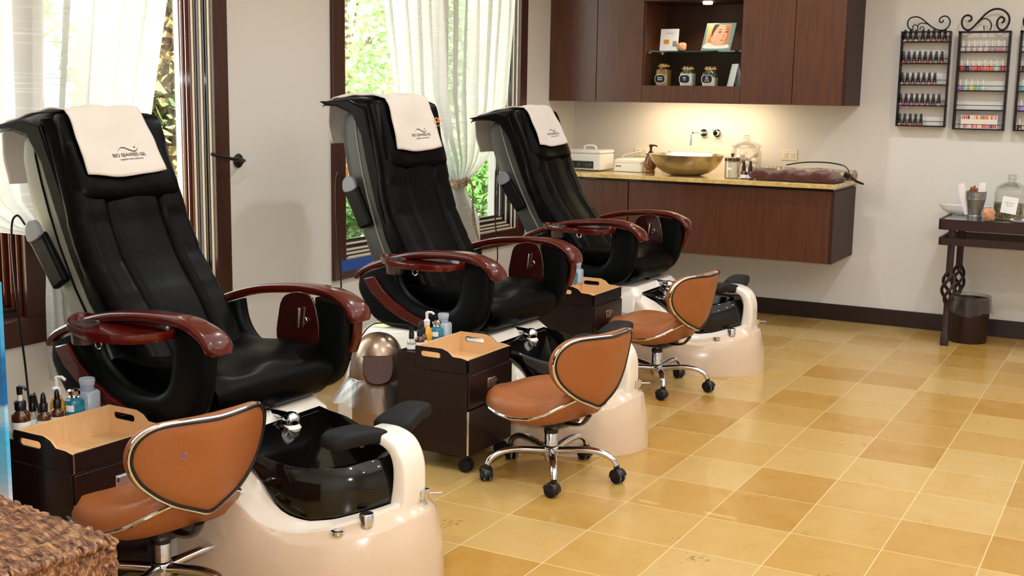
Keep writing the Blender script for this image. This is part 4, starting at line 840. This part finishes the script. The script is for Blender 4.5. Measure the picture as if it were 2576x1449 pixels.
MB().lathe([(.10, .193), (.102, .20), (.085, .215), (.045, .232), (.022, .24), (.018, .25), (.026, .258), (.026, .268), (.018, .275), (0, .276)], 32).build('lid', GLASS, aj)
cb = MB(); rnd = random.Random(5)
for _ in range(46):
    r = .07 * rnd.random() ** .5; a = rnd.random() * 6.28; z_ = .025 + rnd.random() * .13; cb.lathe([(.001, -.02), (.014, -.014), (.02, 0), (.014, .014), (.001, .02)], 10, (r * math.cos(a), r * math.sin(a), z_))
o = cb.build('cotton_balls', mat('cotton', (236, 222, 204), .95), aj); o['kind'] = 'stuff'
# brown towel bundle on a patterned mat, cable
bt = thing('brown_towel', 'dark brown towel folded long at the right end of the counter', 'towel', (-1.045, 4.06, ZK))
def tfold(q0):
    rings = []
    for k in range(31):
        t = k / 30; x = lerp(-.285, .275, t); w_ = .115 + .006 * math.sin(k * .9); h_ = .066 + .008 * math.sin(k * .6) + .006 * math.sin(k * 1.7) - (.012 if t > .9 else 0)
        e = min(1, min(t, 1 - t) * 18 + .35); rings.append([(x + .01 * math.sin(q * 3 + k), w_ * sg(math.cos(q), .45) * (.9 + .1 * e), max(.001, .5 * h_ + .5 * h_ * sg(math.sin(q), .6) * e + .0015 * math.sin(q * 9 + k * 1.3))) for q in [2 * PI * j / 36 for j in range(36)]])
    return rings
MB(Matrix.Rotation(-.06, 4, 'Z')).loft(tfold(0)).build('towel_cloth', BROWNT, bt, smooth=180)
pm = thing('patterned_pouch', 'patterned fabric roll lying behind the brown towel', 'pouch', (-1.02, 4.27, ZK))
MB(Matrix.Rotation(-.05, 4, 'Z')).tube([(x, .006 * math.sin(x * 30), .041 + .004 * math.sin(x * 21)) for x in [-.29 + .58 * k / 20 for k in range(21)]], .05, 16, ry=.034, up=(0, 0, 1)).build('fabric', TIE, pm, smooth=80)
pc = thing('power_cord', 'black power cord looping over the right end of the counter', 'cord', (-.86, 4.22, ZK))
MB().tube(smooth_path([(-.32, .04, .09), (-.20, .02, .112), (-.05, .0, .118), (.06, -.02, .105), (.12, -.12, .085), (.15, -.2, .06), (.20, -.25, .03), (.245, -.26, .012), (.24, -.235, .006), (.19, -.22, .02), (.16, -.2, .04)], 6), .0042, 8).build('cable', BLACKP, pc)
MB(Matrix.Translation((.135, -.205, .052)) @ Matrix.Rotation(.5, 4, 'Y')).box((-.02, -.012, -.016), (.022, .012, .016)).build('plug', BLACKP, pc, bevel=.004)
# ---------------------------------------------------------------- niche display
cdp = thing('display_card', 'white standing card on the left of the glass shelf', 'card', (-2.018, 4.21, 1.779)); Mc_ = Matrix.Rotation(-.13, 4, 'X')
MB(Mc_).box((-.065, -.0015, 0), (.065, .0015, .150)).build('card', LABEL, cdp)
MB(Mc_).box((-.038, -.0022, .048), (.0, -.0016, .078)).build('orange_print', ORANGE, cdp); MB(Mc_).box((.026, -.0022, .03), (.056, -.0016, .068)).build('grey_print', SOFTG, cdp); MB(Mc_).box((-.03, -.0022, .118), (.03, -.0016, .121)).build('text_line', SOFTG, cdp)
def rock(name, label, loc, r, m, seed, sq=(1, 1, .8)):
    rnd = random.Random(seed); bm = bmesh.new(); bmesh.ops.create_icosphere(bm, subdivisions=3, radius=r)
    zmin = 0
    for v in bm.verts: v.co = Vector((v.co.x * sq[0], v.co.y * sq[1], v.co.z * sq[2])) * (1 + .14 * (rnd.random() - .5) + .22 * math.sin(v.co.x / r * 2.3 + seed) * math.cos(v.co.z / r * 2.1 + v.co.y / r))
    zmin = min(v.co.z for v in bm.verts)
    for v in bm.verts: v.co.z = max(0, (v.co.z - zmin) * 1.1 - r * .12)
    me = bpy.data.meshes.new(name); bm.to_mesh(me); bm.free(); me.materials.append(m); o = bpy.data.objects.new(name, me); C.objects.link(o); o.location = loc; return tag(o, label, 'rock')
SALT = mat('orange_salt_rock', (212, 156, 116), .5, noise=.3, nscale=30)
rock('salt_rock', 'orange salt rock on the glass shelf beside the white card', (-1.905, 4.17, 1.779), .034, SALT, 3)
pf = thing('photo_frame', 'framed portrait photo of a woman leaning on the glass shelf', 'picture frame', (-1.672, 4.17, 1.779), -.10); Mf = Matrix.Rotation(-.22, 4, 'X') @ Matrix(((1, 0, .12, 0), (0, 1, 0, 0), (0, 0, 1, 0), (0, 0, 0, 1)))
MB(Mf).box((-.105, -.004, 0), (.105, .004, .185)).build('glass_frame', mat('frame_glass', (128, 156, 152), .15, coat=.6), pf, bevel=.001)
SK = mat('print_skin', (222, 172, 140), .6); HR = mat('print_hair', (196, 140, 84), .6); SH = mat('print_shade', (186, 128, 98), .6); LP = mat('print_lip', (190, 108, 98), .6); DK = mat('print_dark', (70, 44, 36), .6)
pt = MB(Mf).box((-.086, -.0052, .014), (.082, -.0042, .172)).build('photo', HR, pf)
def flat(pts, m, nm, lay): MB(Mf).prism([(a, b) for a, b, _ in smooth_path([(p[0], p[1], 0) for p in pts], 4, True)], -.0053 - lay * .0003, -.0050 - lay * .0003).build(nm, m, pt)
PALE = mat('print_pale', (240, 226, 214), .6)
flat([(-.03, .171), (-.045, .12), (-.05, .075), (-.03, .045), (.0, .032), (.03, .036), (.055, .06), (.068, .10), (.07, .14), (.066, .171), (.02, .172)], SK, 'face', 0)
flat([(.035, .165), (.066, .165), (.072, .12), (.066, .075), (.050, .058), (.056, .10), (.052, .135)], SH, 'face_shade', 1)
flat([(-.084, .016), (-.084, .045), (-.05, .052), (-.015, .034), (.03, .034), (.08, .04), (.08, .016)], PALE, 'shoulder', 1)
flat([(-.084, .172), (-.05, .172), (-.06, .12), (-.07, .06), (-.084, .05)], mat('print_blond', (228, 180, 120), .6), 'blond_hair', 1); flat([(-.045, .172), (-.054, .13), (-.048, .09), (-.040, .12), (-.02, .16), (-.01, .172)], DK, 'hair_shadow', 1)
for ex in (.004, .050): flat([(ex - .013, .124), (ex, .129), (ex + .012, .125), (ex, .120)], DK, 'eye', 2); flat([(ex - .016, .138), (ex, .144), (ex + .014, .138), (ex, .140)], DK, 'brow', 2)
flat([(.034, .122), (.036, .10), (.030, .090), (.036, .087), (.042, .09), (.040, .11)], SH, 'nose', 2); flat([(.018, .070), (.030, .074), (.044, .070), (.030, .063)], LP, 'mouth', 2)
CH = mat('chalk_label', (22, 20, 20), .7)
for x, m, hh, lb, txt in ((-2.046, mat('brown_sugar', (176, 128, 52), .9, noise=.3, nscale=200), .105, 'tall glass jar of golden scrub with a chalk label, left of three in the niche', 'Papaya Butter'), (-1.870, mat('white_salt', (214, 216, 210), .9, noise=.2, nscale=200), .082, 'glass jar of white salt with a chalk label, middle of three in the niche', 'Milk Oil'), (-1.712, mat('cream_salt', (226, 214, 184), .9, noise=.2, nscale=200), .055, 'glass jar of cream salt with a chalk label, right of three in the niche', 'Sea Milk Scrub')):
    t = thing('clip_top_jar', lb, 'jar', (x, 4.205, zn), 0, 'clip-top jars in the wall cabinet niche'); h = .118 if hh > .1 else .10
    MB().loft([rbox_ring(.044, .044, z_, .016, 6) for z_ in (.003, .02, hh)] + [rbox_ring(.035, .035, hh + .002, .016, 6)]).build('contents', m, t, smooth=50)
    MB().loft([rbox_ring(.046, .046, z_, .018, 6) for z_ in (0, .004, h * .85)] + [rbox_ring(.038, .038, h, .03, 6), rbox_ring(.037, .037, h + .012, .03, 6)], cap=False).build('jar_glass', GLASS, t, smooth=50)
    MB().lathe([(.040, h + .010), (.041, h + .016), (.040, h + .020)], 28, cap=False).build('seal_ring', ORANGE, t); MB().lathe([(.041, h + .020), (.041, h + .030), (.03, h + .036), (0, h + .036)], 28).build('lid', GLASS, t)
    MB().tube([(.0, -.043, h - .02), (.0, -.046, h + .01), (.012, -.044, h + .028)], .002, 6).tube([(-.0, -.043, h - .02), (.012, -.046, h - .01), (.012, -.044, h + .028)], .002, 6).build('wire_clip', CHROME, t)
    ol = lambda s: [(.034 * s * sg(math.cos(q), .38) * (1 + .05 * math.cos(4 * q)) - .006, .046 + .025 * s * sg(math.sin(q), .38) * (1 + .06 * math.cos(4 * q))) for q in [2 * PI * j / 32 for j in range(32)]]
    MB().prism(ol(1.08), -.0470, -.0464).build('label_border', LABEL, t); lbo = MB().prism(ol(.98), -.0476, -.0468).build('chalk_label', CH, t)
    for w_i, wd in enumerate(txt.split()):
        vs, fs = text_mesh(wd, .0150, .0001); MB().add([(a * .9 - .006, -.0479, b * .9 + .044 + (len(txt.split()) - 1) * .0065 - w_i * .0135) for a, b, _ in vs], fs).build('chalk_writing', LABEL, lbo)
tp = thing('tent_card', 'white folded tent card at the right of the niche floor', 'card', (-1.545, 4.215, zn), -.9)
for s in (-1, 1): MB().loft([[(-.06, s * .032, 0), (.06, s * .032, 0), (.06, s * .030, 0), (-.06, s * .030, 0)], [(-.06, s * .001, .148), (.06, s * .001, .148), (.06, -s * .0005, .148), (-.06, -s * .0005, .148)]]).build('card_leaf', LABEL, tp)
# ---------------------------------------------------------------- polish racks
PC = {}
def pol(c, met=.0):
    k = 'polish_%d_%d_%d' % c
    if k not in PC: PC[k] = mat(k, c, .12, metal=met, coat=1)
    return PC[k]
CAPW = mat('cap_white', (222, 214, 190), .4); CAPK = mat('cap_black', (24, 18, 20), .2, coat=.5)
_proto = {}
def polish(x, y, z, col, dark, label, group):
    key = (col, dark)
    if key not in _proto:
        t = thing('nail_polish', label, 'nail polish', (x, y, z), 0, group); w_ = .0128 if dark else .0135
        if dark: b = MB().lathe([(0, 0), (w_, 0), (w_, .004), (w_, .018), (w_ * .7, .026), (.006, .029)], 14)
        else: b = MB().loft([rbox_ring(w_, .010, z_, .006, 4) for z_ in (0, .024)] + [rbox_ring(w_ * .8, .009, .030, .006, 4)])
        b.build('bottle', pol(col), t)
        MB().lathe([(.0085, .028), (.0098, .032), (.0075, .070), (.005, .073), (0, .073)] if dark else [(.006, .030), (.0062, .034), (.0048, .066), (0, .069)], 12).build('cap', CAPK if dark else CAPW, t)
        if dark: MB().lathe([(w_ + .0003, .012), (w_ + .0003, .019), (w_ * .72, .0255)], 14, cap=False).build('dark_shoulder', CAPK, t)
        _proto[key] = t; return t
    c = copytree(_proto[key], None, (x, y, z), label); c['group'] = group; return c
ORD = ['first', 'second', 'third', 'fourth', 'fifth', 'sixth', 'seventh', 'eighth']; SHN = ['top', 'second', 'third', 'fourth', 'bottom']
def rack(name_label, x0, x1, zt, zs, scroll, thick):
    t = thing('polish_rack', name_label, 'rack', (x0, YB, zs[-1])); M = Matrix.Translation((-x0, -YB, -zs[-1])); r = thick; zb = zs[-1]
    MB(M).box((x0, YB - .06, zb - r), (x0 + 2 * r, YB - .003, zt)).box((x1 - 2 * r, YB - .06, zb - r), (x1, YB - .003, zt)).box((x0, YB - .06, zt - 2 * r), (x1, YB - .045, zt)).build('frame', IRON, t, bevel=.001)
    for z in zs: MB(M).box((x0, YB - .058, z - .008), (x1, YB - .003, z)).build('shelf', IRON, t)
    for z in zs: MB(M).tube([(x0, YB - .060, z + .026), (x1, YB - .060, z + .026)], .0022, 6).build('rail', IRON, t)
    for pts, rr in scroll: MB(M).tube(smooth_path([(a, YB - .05, b) for a, b in pts], 5), rr, 8).build('scroll', IRON, t)
    return t
def spiral(cx, cz, r, a0, a1, k=.55, n=14): return [(cx + r * (1 - k * j / n) * math.cos(lerp(a0, a1, j / n)), cz + r * (1 - k * j / n) * math.sin(lerp(a0, a1, j / n))) for j in range(n + 1)]
X1, X2, X3 = -.533, -.186, .170
sc1 = [([(X1 + .09, 1.925), (X1 + .07, 1.915), (X1 + .052, 1.93)] + spiral(X1 + .068, 1.95, .038, PI, .6, .0, 6)[0:6] + [(X1 + .12, 1.975), (X1 + .16, 1.945), (X1 + .20, 1.918), (X1 + .235, 1.912)] + spiral(X1 + .245, 1.955, .040, -1.2, 4.6, .62, 12), .0045), (spiral(X1 + .078, 1.935, .016, -1.6, 3.2, .4, 8), .003), (spiral(X1 + .11, 1.925, .014, 3.4, -1.0, .3, 8) + [(X1 + .15, 1.948)], .003)]
sc1 = [([(X1 + .072, 1.912), (X1 + .045, 1.925), (X1 + .033, 1.955), (X1 + .045, 1.985), (X1 + .080, 1.996), (X1 + .115, 1.985), (X1 + .150, 1.958), (X1 + .185, 1.930), (X1 + .225, 1.912), (X1 + .262, 1.915), (X1 + .285, 1.940), (X1 + .288, 1.970), (X1 + .270, 1.994), (X1 + .245, 1.996), (X1 + .226, 1.980), (X1 + .230, 1.960), (X1 + .246, 1.962), (X1 + .248, 1.975)], .0042),
       (spiral(X1 + .078, 1.930, .020, -.4, 3.9, .45, 9), .003), ([(X1 + .10, 1.91), (X1 + .098, 1.94), (X1 + .115, 1.955), (X1 + .15, 1.952), (X1 + .17, 1.944)], .003), (spiral(X1 + .122, 1.922, .014, -.6, 3.8, .3, 8), .0028)]
sc2 = [([(X2 + .050, 1.962), (X2 + .066, 1.972), (X2 + .064, 1.992), (X2 + .040, 2.000), (X2 + .018, 1.985), (X2 + .012, 1.955), (X2 + .024, 1.925), (X2 + .050, 1.910), (X2 + .075, 1.922), (X2 + .110, 1.962), (X2 + .150, 2.008), (X2 + .195, 2.034), (X2 + .245, 2.028), (X2 + .280, 1.995), (X2 + .286, 1.955), (X2 + .270, 1.920), (X2 + .245, 1.908), (X2 + .222, 1.928), (X2 + .218, 1.962), (X2 + .235, 1.986), (X2 + .255, 1.978), (X2 + .255, 1.960), (X2 + .243, 1.952)], .0062),
       ([(X2 + .105, 1.950), (X2 + .135, 1.978), (X2 + .170, 1.968), (X2 + .186, 1.938), (X2 + .180, 1.908)], .004), ([(X2 + .146, 1.908), (X2 + .142, 1.935)], .003)]
Z1 = [1.844, 1.710, 1.577, 1.446, 1.318]; Z2 = [1.781, 1.663, 1.543, 1.424, 1.306]
rack('narrow black iron polish rack with thin scrolls, left of the wall racks', X1, -.232, 1.905, Z1, sc1, .004)
rack('wider black iron polish rack with a big scroll, right of the thin-scrolled rack', X2, .118, 1.903, Z2, sc2, .006)
rack('black iron polish rack cut off at the right edge of the photo', X3, .474, 1.903, Z2, [([(p[0] - X2 + X3, p[1]) for p in sc2[0][0]], .0062)], .006)
D1 = [(190, 176, 164), (190, 150, 110), (200, 170, 90), (190, 80, 90), (190, 160, 100), (200, 120, 110), (196, 110, 80), (150, 90, 80)]
D2 = [(180, 70, 50), (120, 110, 110), (180, 110, 90), (190, 90, 50), (190, 110, 80), (210, 110, 70), (160, 140, 120), (200, 90, 60)]
D3 = [(190, 130, 130), (170, 140, 110), (190, 110, 100), (170, 150, 150), (200, 150, 140), (220, 140, 160), (200, 130, 100)]
D4 = [(200, 130, 190), (220, 60, 160), (190, 120, 190), (190, 130, 110), (210, 120, 150), (180, 110, 140), (120, 70, 60), (220, 170, 160)]
D5 = [(190, 120, 120), (170, 60, 60), (190, 110, 110), (170, 60, 50), (160, 40, 60)]
g1 = 'black-capped polish bottles on the narrow rack'; g2 = 'white-capped polish bottles on the wider rack'
for si, row in enumerate([D1, D2, D3, D4, D5]):
    off = .014 if si != 0 else .016
    for j, c_ in enumerate(row): polish(X1 + off + j * .0335 + (.012 if si == 0 and j > 2 else .004), YB - .032, Z1[si], c_, 1, 'black-capped polish, %s from the left on the %s shelf of the narrow rack' % (ORD[j], SHN[si]), g1)
E1 = [(206, 190, 176), (200, 190, 190), (212, 180, 176), (226, 200, 196), (228, 180, 190), (160, 150, 170), (214, 120, 130), (180, 150, 150)]
E2 = [(180, 20, 40), (50, 14, 26), (206, 100, 110), (222, 44, 24), (214, 110, 110), (240, 90, 20), (160, 210, 180), (200, 40, 50)]
E3 = [(160, 120, 190), (150, 200, 180), (220, 210, 90), (140, 180, 190), (200, 210, 196)]
for si, row in enumerate([E1, E2, E3]):
    for j, c_ in enumerate(row): polish(X2 + .026 + j * .0345, YB - .032, Z2[si], c_, 0, 'white-capped polish, %s from the left on the %s shelf of the wider rack' % (ORD[j], SHN[si]), g2)
for si, c_, lb in ((1, (60, 20, 30), 'second'), (2, (90, 170, 180), 'third'), (3, (150, 120, 200), 'fourth'), (4, (110, 20, 36), 'bottom')): polish(X3 + .034, YB - .032, Z2[si], c_, 0, 'white-capped polish on the %s shelf of the rack at the right edge' % lb, 'polish bottles on the rack at the right edge')
sw = thing('colour_chart', 'white nail colour chart on the bottom shelf of the wider rack', 'colour chart', (X2 + .155, YB - .03, Z2[4] + .001)); MB().box((-.108, -.006, 0), (.108, .002, .082)).build('card', mat('chart_card', (226, 216, 200), .6), sw)
rnd = random.Random(9); cols = [(230, 170, 170), (210, 90, 110), (240, 200, 190), (190, 60, 80), (60, 40, 60), (226, 90, 40), (200, 120, 160), (120, 130, 140), (230, 210, 120), (214, 60, 90)]
for r_i in range(2):
    for j in range(17): MB().box((-.103 + j * .0122, -.0072, .058 - r_i * .054), (-.103 + j * .0122 + .0095, -.0058, .080 - r_i * .054)).build('swatch', pol(cols[rnd.randrange(10)]), sw)
# ---------------------------------------------------------------- iron console table
ZTB = .772
it = thing('console_table', 'bronzed iron console table with a glass top and twisted basket legs', 'table', (.4, 4.2, 0)); Mi = Matrix.Translation((-.4, -4.2, 0)); P = lambda name, mb, m, parent=it, **k: mb.build(name, m, parent, **k)
TX0, TX1, TY0, TY1 = -.155, 1.05, 3.965, 4.42
def rect(x0, x1, y0, y1, r=.03): return [(x, y) for x, y, _ in rbox_ring((x1 - x0) / 2, (y1 - y0) / 2, 0, r, 6, (x0 + x1) / 2, (y0 + y1) / 2)]
def frame(x0, x1, y0, y1, z0, z1, w_, nm):
    a, b = rect(x0, x1, y0, y1), rect(x0 + w_, x1 - w_, y0 + w_, y1 - w_, .02); P(nm, MB(Mi).loft([[(x, y, z0) for x, y in a], [(x, y, z1) for x, y in a], [(x, y, z1) for x, y in b], [(x, y, z0) for x, y in b]], cap=False, loop=True), IRONR, smooth=50)
frame(TX0, TX1, TY0, TY1, ZTB - .062, ZTB, .02, 'top_frame'); frame(TX0 + .005, TX1 - .005, TY0 + .005, TY1 - .005, ZTB - .155, ZTB - .112, .018, 'lower_rail')
P('glass_top', MB(Mi).box((TX0 + .021, TY0 + .021, ZTB - .010), (TX1 - .021, TY1 - .021, ZTB - .002)), mat('table_glass', (120, 124, 118), .06, coat=1))
for lx, ly in ((-.075, TY0 + .035), (-.075, TY1 - .035), (.97, TY0 + .035), (.97, TY1 - .035)):
    l = P('leg', MB(Mi).loft([rbox_ring(.019, .015, z_, .004, 3, lx, ly) for z_ in (.455, ZTB - .06)]), IRONR); P('lower_leg', MB(Mi).loft([rbox_ring(a_, a_ * .9, z_, .005, 3, lx, ly) for a_, z_ in ((.023, 0), (.023, .07), (.017, .08), (.017, .265))]), IRONR)
    for k in range(4):
        a0 = k * PI / 2; pts = [(lx + (.006 + .032 * math.sin(PI * t)) * math.cos(a0 + t * 4.4), ly + (.006 + .032 * math.sin(PI * t)) * math.sin(a0 + t * 4.4), lerp(.25, .47, t)) for t in [j / 20 for j in range(21)]]
        P('twisted_rod', MB(Mi).tube(pts, .0095, 8), IRONR, l)
bk = thing('metal_bucket', 'small galvanised bucket of sugar scrub packets on the iron table', 'bucket', (.032, 4.085, ZTB - .002))
MB().lathe([(0, 0), (.050, 0), (.051, .022), (.047, .026), (.066, .110), (.068, .112), (.0675, .118), (.069, .124), (.070, .150), (.073, .153), (.070, .155), (.066, .150), (.046, .03), (0, .03)], 36).build('bucket', mat('galvanised', (150, 152, 156), .35, metal=.8, noise=.2, nscale=30), bk)
PK = mat('packet', (226, 218, 216), .4)
for px_, tl_ in ((-.045, -.36), (.03, .06)): MB(Matrix.Translation((px_, -.01, .03)) @ Matrix.Rotation(tl_, 4, 'Y')).loft([[(a * .8, b, 0) for a, b in ((-.024, -.004), (.024, -.004), (.024, .004), (-.024, .004))], [(a, b, .10) for a, b in ((-.026, -.006), (.026, -.006), (.026, .006), (-.026, .006))], [(a * .8, b * .3, .175) for a, b in ((-.026, -.004), (.026, -.004), (.026, .004), (-.026, .004))]]).build('white_packet', PK, bk)
bk.scale = (.84, .84, 1.1)
rnd = random.Random(2); ob = MB()
for _ in range(16): x, y = rnd.uniform(-.045, .03), rnd.uniform(-.04, .03); ob.tube([(x * .6, y * .6, .05), (x, y, .155 + rnd.random() * .03)], .008, 5)
ob.build('brown_sticks', mat('orange_sticks', (160, 92, 44), .6, noise=.5, nscale=60), bk)
wj = thing('square_glass_jar', 'large square glass jar with a white tag on the iron table', 'jar', (.215, 4.20, ZTB - .002), -.1)
MB().loft([rbox_ring(.086, .07, z_, .03, 6) for z_ in (0, .004, .165)] + [rbox_ring(.08, .065, .185, .03, 6)], cap=False).build('jar_glass', GLASS, wj, smooth=50)
MB().loft([rbox_ring(.083, .067, z_, .03, 6) for z_ in (.004, .10)]).build('potpourri', mat('potpourri', (150, 138, 100), .95, noise=.8, nscale=60, c2=(70, 60, 40), bump=.6, bscale=80), wj)
MB().lathe([(.092, .186), (.09, .195), (.05, .222), (.022, .232), (.020, .240), (.026, .245), (.028, .268), (.022, .274), (0, .274)], 8).build('lid', GLASS, wj, smooth=20)
tgm = Matrix.Rotation(.12, 4, 'Y'); tgo = MB(tgm).box((-.045, -.076, .045), (.045, -.0745, .145)).build('paper_tag', LABEL, wj)
for i, wd in enumerate(('Signature', 'Scrub')):
    vs, fs = text_mesh(wd, .015); MB(tgm).add([(a, -.0765, b + .105 - .016 * i) for a, b, _ in vs], fs).build('tag_writing', SOFTG, tgo)
rock('salt_candle_holder', 'orange salt rock on the iron table beside the bucket', (.118, 4.03, ZTB - .002), .042, SALT, 8, (1, .9, 1.0))
ds = thing('white_dish', 'long white dish standing at the back left of the iron table', 'dish', (-.065, 4.37, ZTB)); 
MB().loft([[(a * k * .16 * (1 - .0 * k), b * .035 * k, z_) for a, b in [(math.cos(q), math.sin(q)) for q in [2 * PI * j / 36 for j in range(36)]]] for k, z_ in ((.2, 0), (.62, .004), (.85, .03), (1, .058), (.96, .058), (.8, .034), (.55, .012), (.1, .010))]).build('dish_bowl', mat('dish_white', (226, 224, 220), .3, coat=.4), ds, smooth=60)
tw_ = thing('serving_tray', 'white rectangular tray at the right edge on the iron table', 'tray', (.42, 4.08, ZTB + .001))
MB().loft([rbox_ring(.16, .06, 0, .015, 5), rbox_ring(.18, .075, .014, .018, 5), rbox_ring(.184, .079, .015, .018, 5), rbox_ring(.17, .068, .004, .015, 5)]).build('tray_plate', mat('tray_white', (236, 230, 228), .3), tw_, smooth=50)
rock('amethyst_rock', 'pale purple rock on the white tray at the right edge', (.345, 4.08, ZTB + .004), .045, mat('amethyst', (186, 176, 200), .4, noise=.4, nscale=20), 12, (1, .8, 1))
# ---------------------------------------------------------------- woven bench and beach picture at the left
WOV = bpy.data.materials.new('woven_fibre'); WOV.use_nodes = True; nt = WOV.node_tree; b = nt.nodes['Principled BSDF']; N = nt.nodes.new; K = nt.links.new
tc_ = N('ShaderNodeTexCoord'); mp = N('ShaderNodeMapping'); mp.inputs['Scale'].default_value = (14, 70, 40); K(tc_.outputs['Object'], mp.inputs[0])
n = N('ShaderNodeTexNoise'); n.inputs['Scale'].default_value = 1.6; n.inputs['Detail'].default_value = 7; n.inputs['Distortion'].default_value = .8; K(mp.outputs[0], n.inputs[0])
r = N('ShaderNodeValToRGB'); e = r.color_ramp.elements; e[0].position = .32; e[0].color = L((44, 24, 18)); e[1].position = .72; e[1].color = L((196, 150, 104)); x = e.new(.5); x.color = L((122, 78, 50)); K(n.outputs[0], r.inputs[0]); K(r.outputs[0], b.inputs['Base Color'])
bp = N('ShaderNodeBump'); bp.inputs['Strength'].default_value = 1; bp.inputs['Distance'].default_value = .005; K(n.outputs[0], bp.inputs['Height']); K(bp.outputs[0], b.inputs['Normal']); b.inputs['Roughness'].default_value = .55
wt = thing('woven_bench', 'brown woven bark-textured bench in the lower left corner', 'bench', (-.925, -1.80, .0), PI + .0)
Mw = Matrix.Rotation(-.12, 4, 'Z')
rnd = random.Random(4)
def topf(a, b_):
    x, y = a * 1.05, b_ * .62; z = .507 + .0035 * math.sin(y * 330 + 3 * math.sin(x * 9)) + .003 * math.sin(y * 90 + x * 40) + .003 * math.sin(x * 130 + y * 60)
    e = min(x, y, 1.05 - x, .62 - y); return (x, y, z - .02 * max(0, 1 - e / .02) ** 2)
MB(Mw).grid(topf, 150, 200).build('woven_top', WOV, wt, smooth=80)
def sidef(which):
    def f(a, b_):
        z = b_ * .49; wv = .002 * math.sin(z * 190 + 2 * math.sin(a * 14)) + .001 * math.sin(a * 90)
        return [(a * 1.05, -wv, z), (-wv, a * .62, z), (a * 1.05, .62 + wv, z), (1.05 + wv, a * .62, z)][which]
    return f
for k in range(4): MB(Mw).grid(sidef(k), 60, 60).build('woven_side', WOV, wt, smooth=80)
for pts in ([(0, 0, .493), (1.05, 0, .493)], [(0, 0, .493), (0, .62, .493)], [(0, 0, .02), (0, 0, .493)]):
    a, b_ = Vector(pts[0]), Vector(pts[1]); q = [(a.lerp(b_, i / 90)) + Vector((.003 * math.sin(i * 1.3), .003 * math.cos(i * 1.3), .003 * math.sin(i * 2.1))) for i in range(91)]
    MB(Mw).tube(q, [.011 + .003 * math.sin(i * 1.9) for i in range(91)], 8).build('braided_edge', WOV, wt, smooth=80)
OC = bpy.data.materials.new('ocean_print'); OC.use_nodes = True; nt = OC.node_tree; b = nt.nodes['Principled BSDF']; N = nt.nodes.new; K = nt.links.new
tc_ = N('ShaderNodeTexCoord'); sp = N('ShaderNodeSeparateXYZ'); K(tc_.outputs['Object'], sp.inputs[0]); mp = N('ShaderNodeMapping'); mp.inputs['Scale'].default_value = (5, 5, 14); K(tc_.outputs['Object'], mp.inputs[0])
n = N('ShaderNodeTexNoise'); n.inputs['Scale'].default_value = 1.4; n.inputs['Detail'].default_value = 7; K(mp.outputs[0], n.inputs[0])
r = N('ShaderNodeValToRGB'); e = r.color_ramp.elements; e[0].position = 0; e[0].color = L((240, 232, 230)); e[1].position = 1; e[1].color = L((60, 170, 200))
for p_, c_ in ((.33, (238, 236, 240)), (.38, (150, 215, 246)), (.50, (70, 190, 240)), (.57, (170, 216, 236)), (.61, (20, 110, 176)), (.70, (16, 100, 166)), (.78, (60, 160, 210))): x = e.new(p_); x.color = L(c_)
ma = N('ShaderNodeMath'); ma.operation = 'MULTIPLY_ADD'; K(n.outputs[0], ma.inputs[0]); ma.inputs[1].default_value = .22; ma.inputs[2].default_value = -.11
ad = N('ShaderNodeMath'); ad.operation = 'ADD'; dv = N('ShaderNodeMath'); dv.operation = 'MULTIPLY'; K(sp.outputs[2], dv.inputs[0]); dv.inputs[1].default_value = 1.0; K(dv.outputs[0], ad.inputs[0]); K(ma.outputs[0], ad.inputs[1]); K(ad.outputs[0], r.inputs[0]); K(r.outputs[0], b.inputs['Base Color']); b.inputs['Roughness'].default_value = .25
bn = thing('beach_picture', 'tall blue beach picture panel standing at the far left edge', 'picture', (-1.738, -1.405, 0), -.0)
MB(Matrix.Translation((0, 0, .012)) @ Matrix.Rotation(0, 4, 'X')).box((-.8, -.012, 0), (0, 0, .93)).build('printed_panel', OC, bn); MB().box((-.8, 0, .012), (-.01, .006, .93)).build('backing', BLACKP, bn)
for x in (-.7, -.1): MB().box((x - .02, -.12, 0), (x + .02, .02, .012)).build('panel_foot', BLACKP, bn)
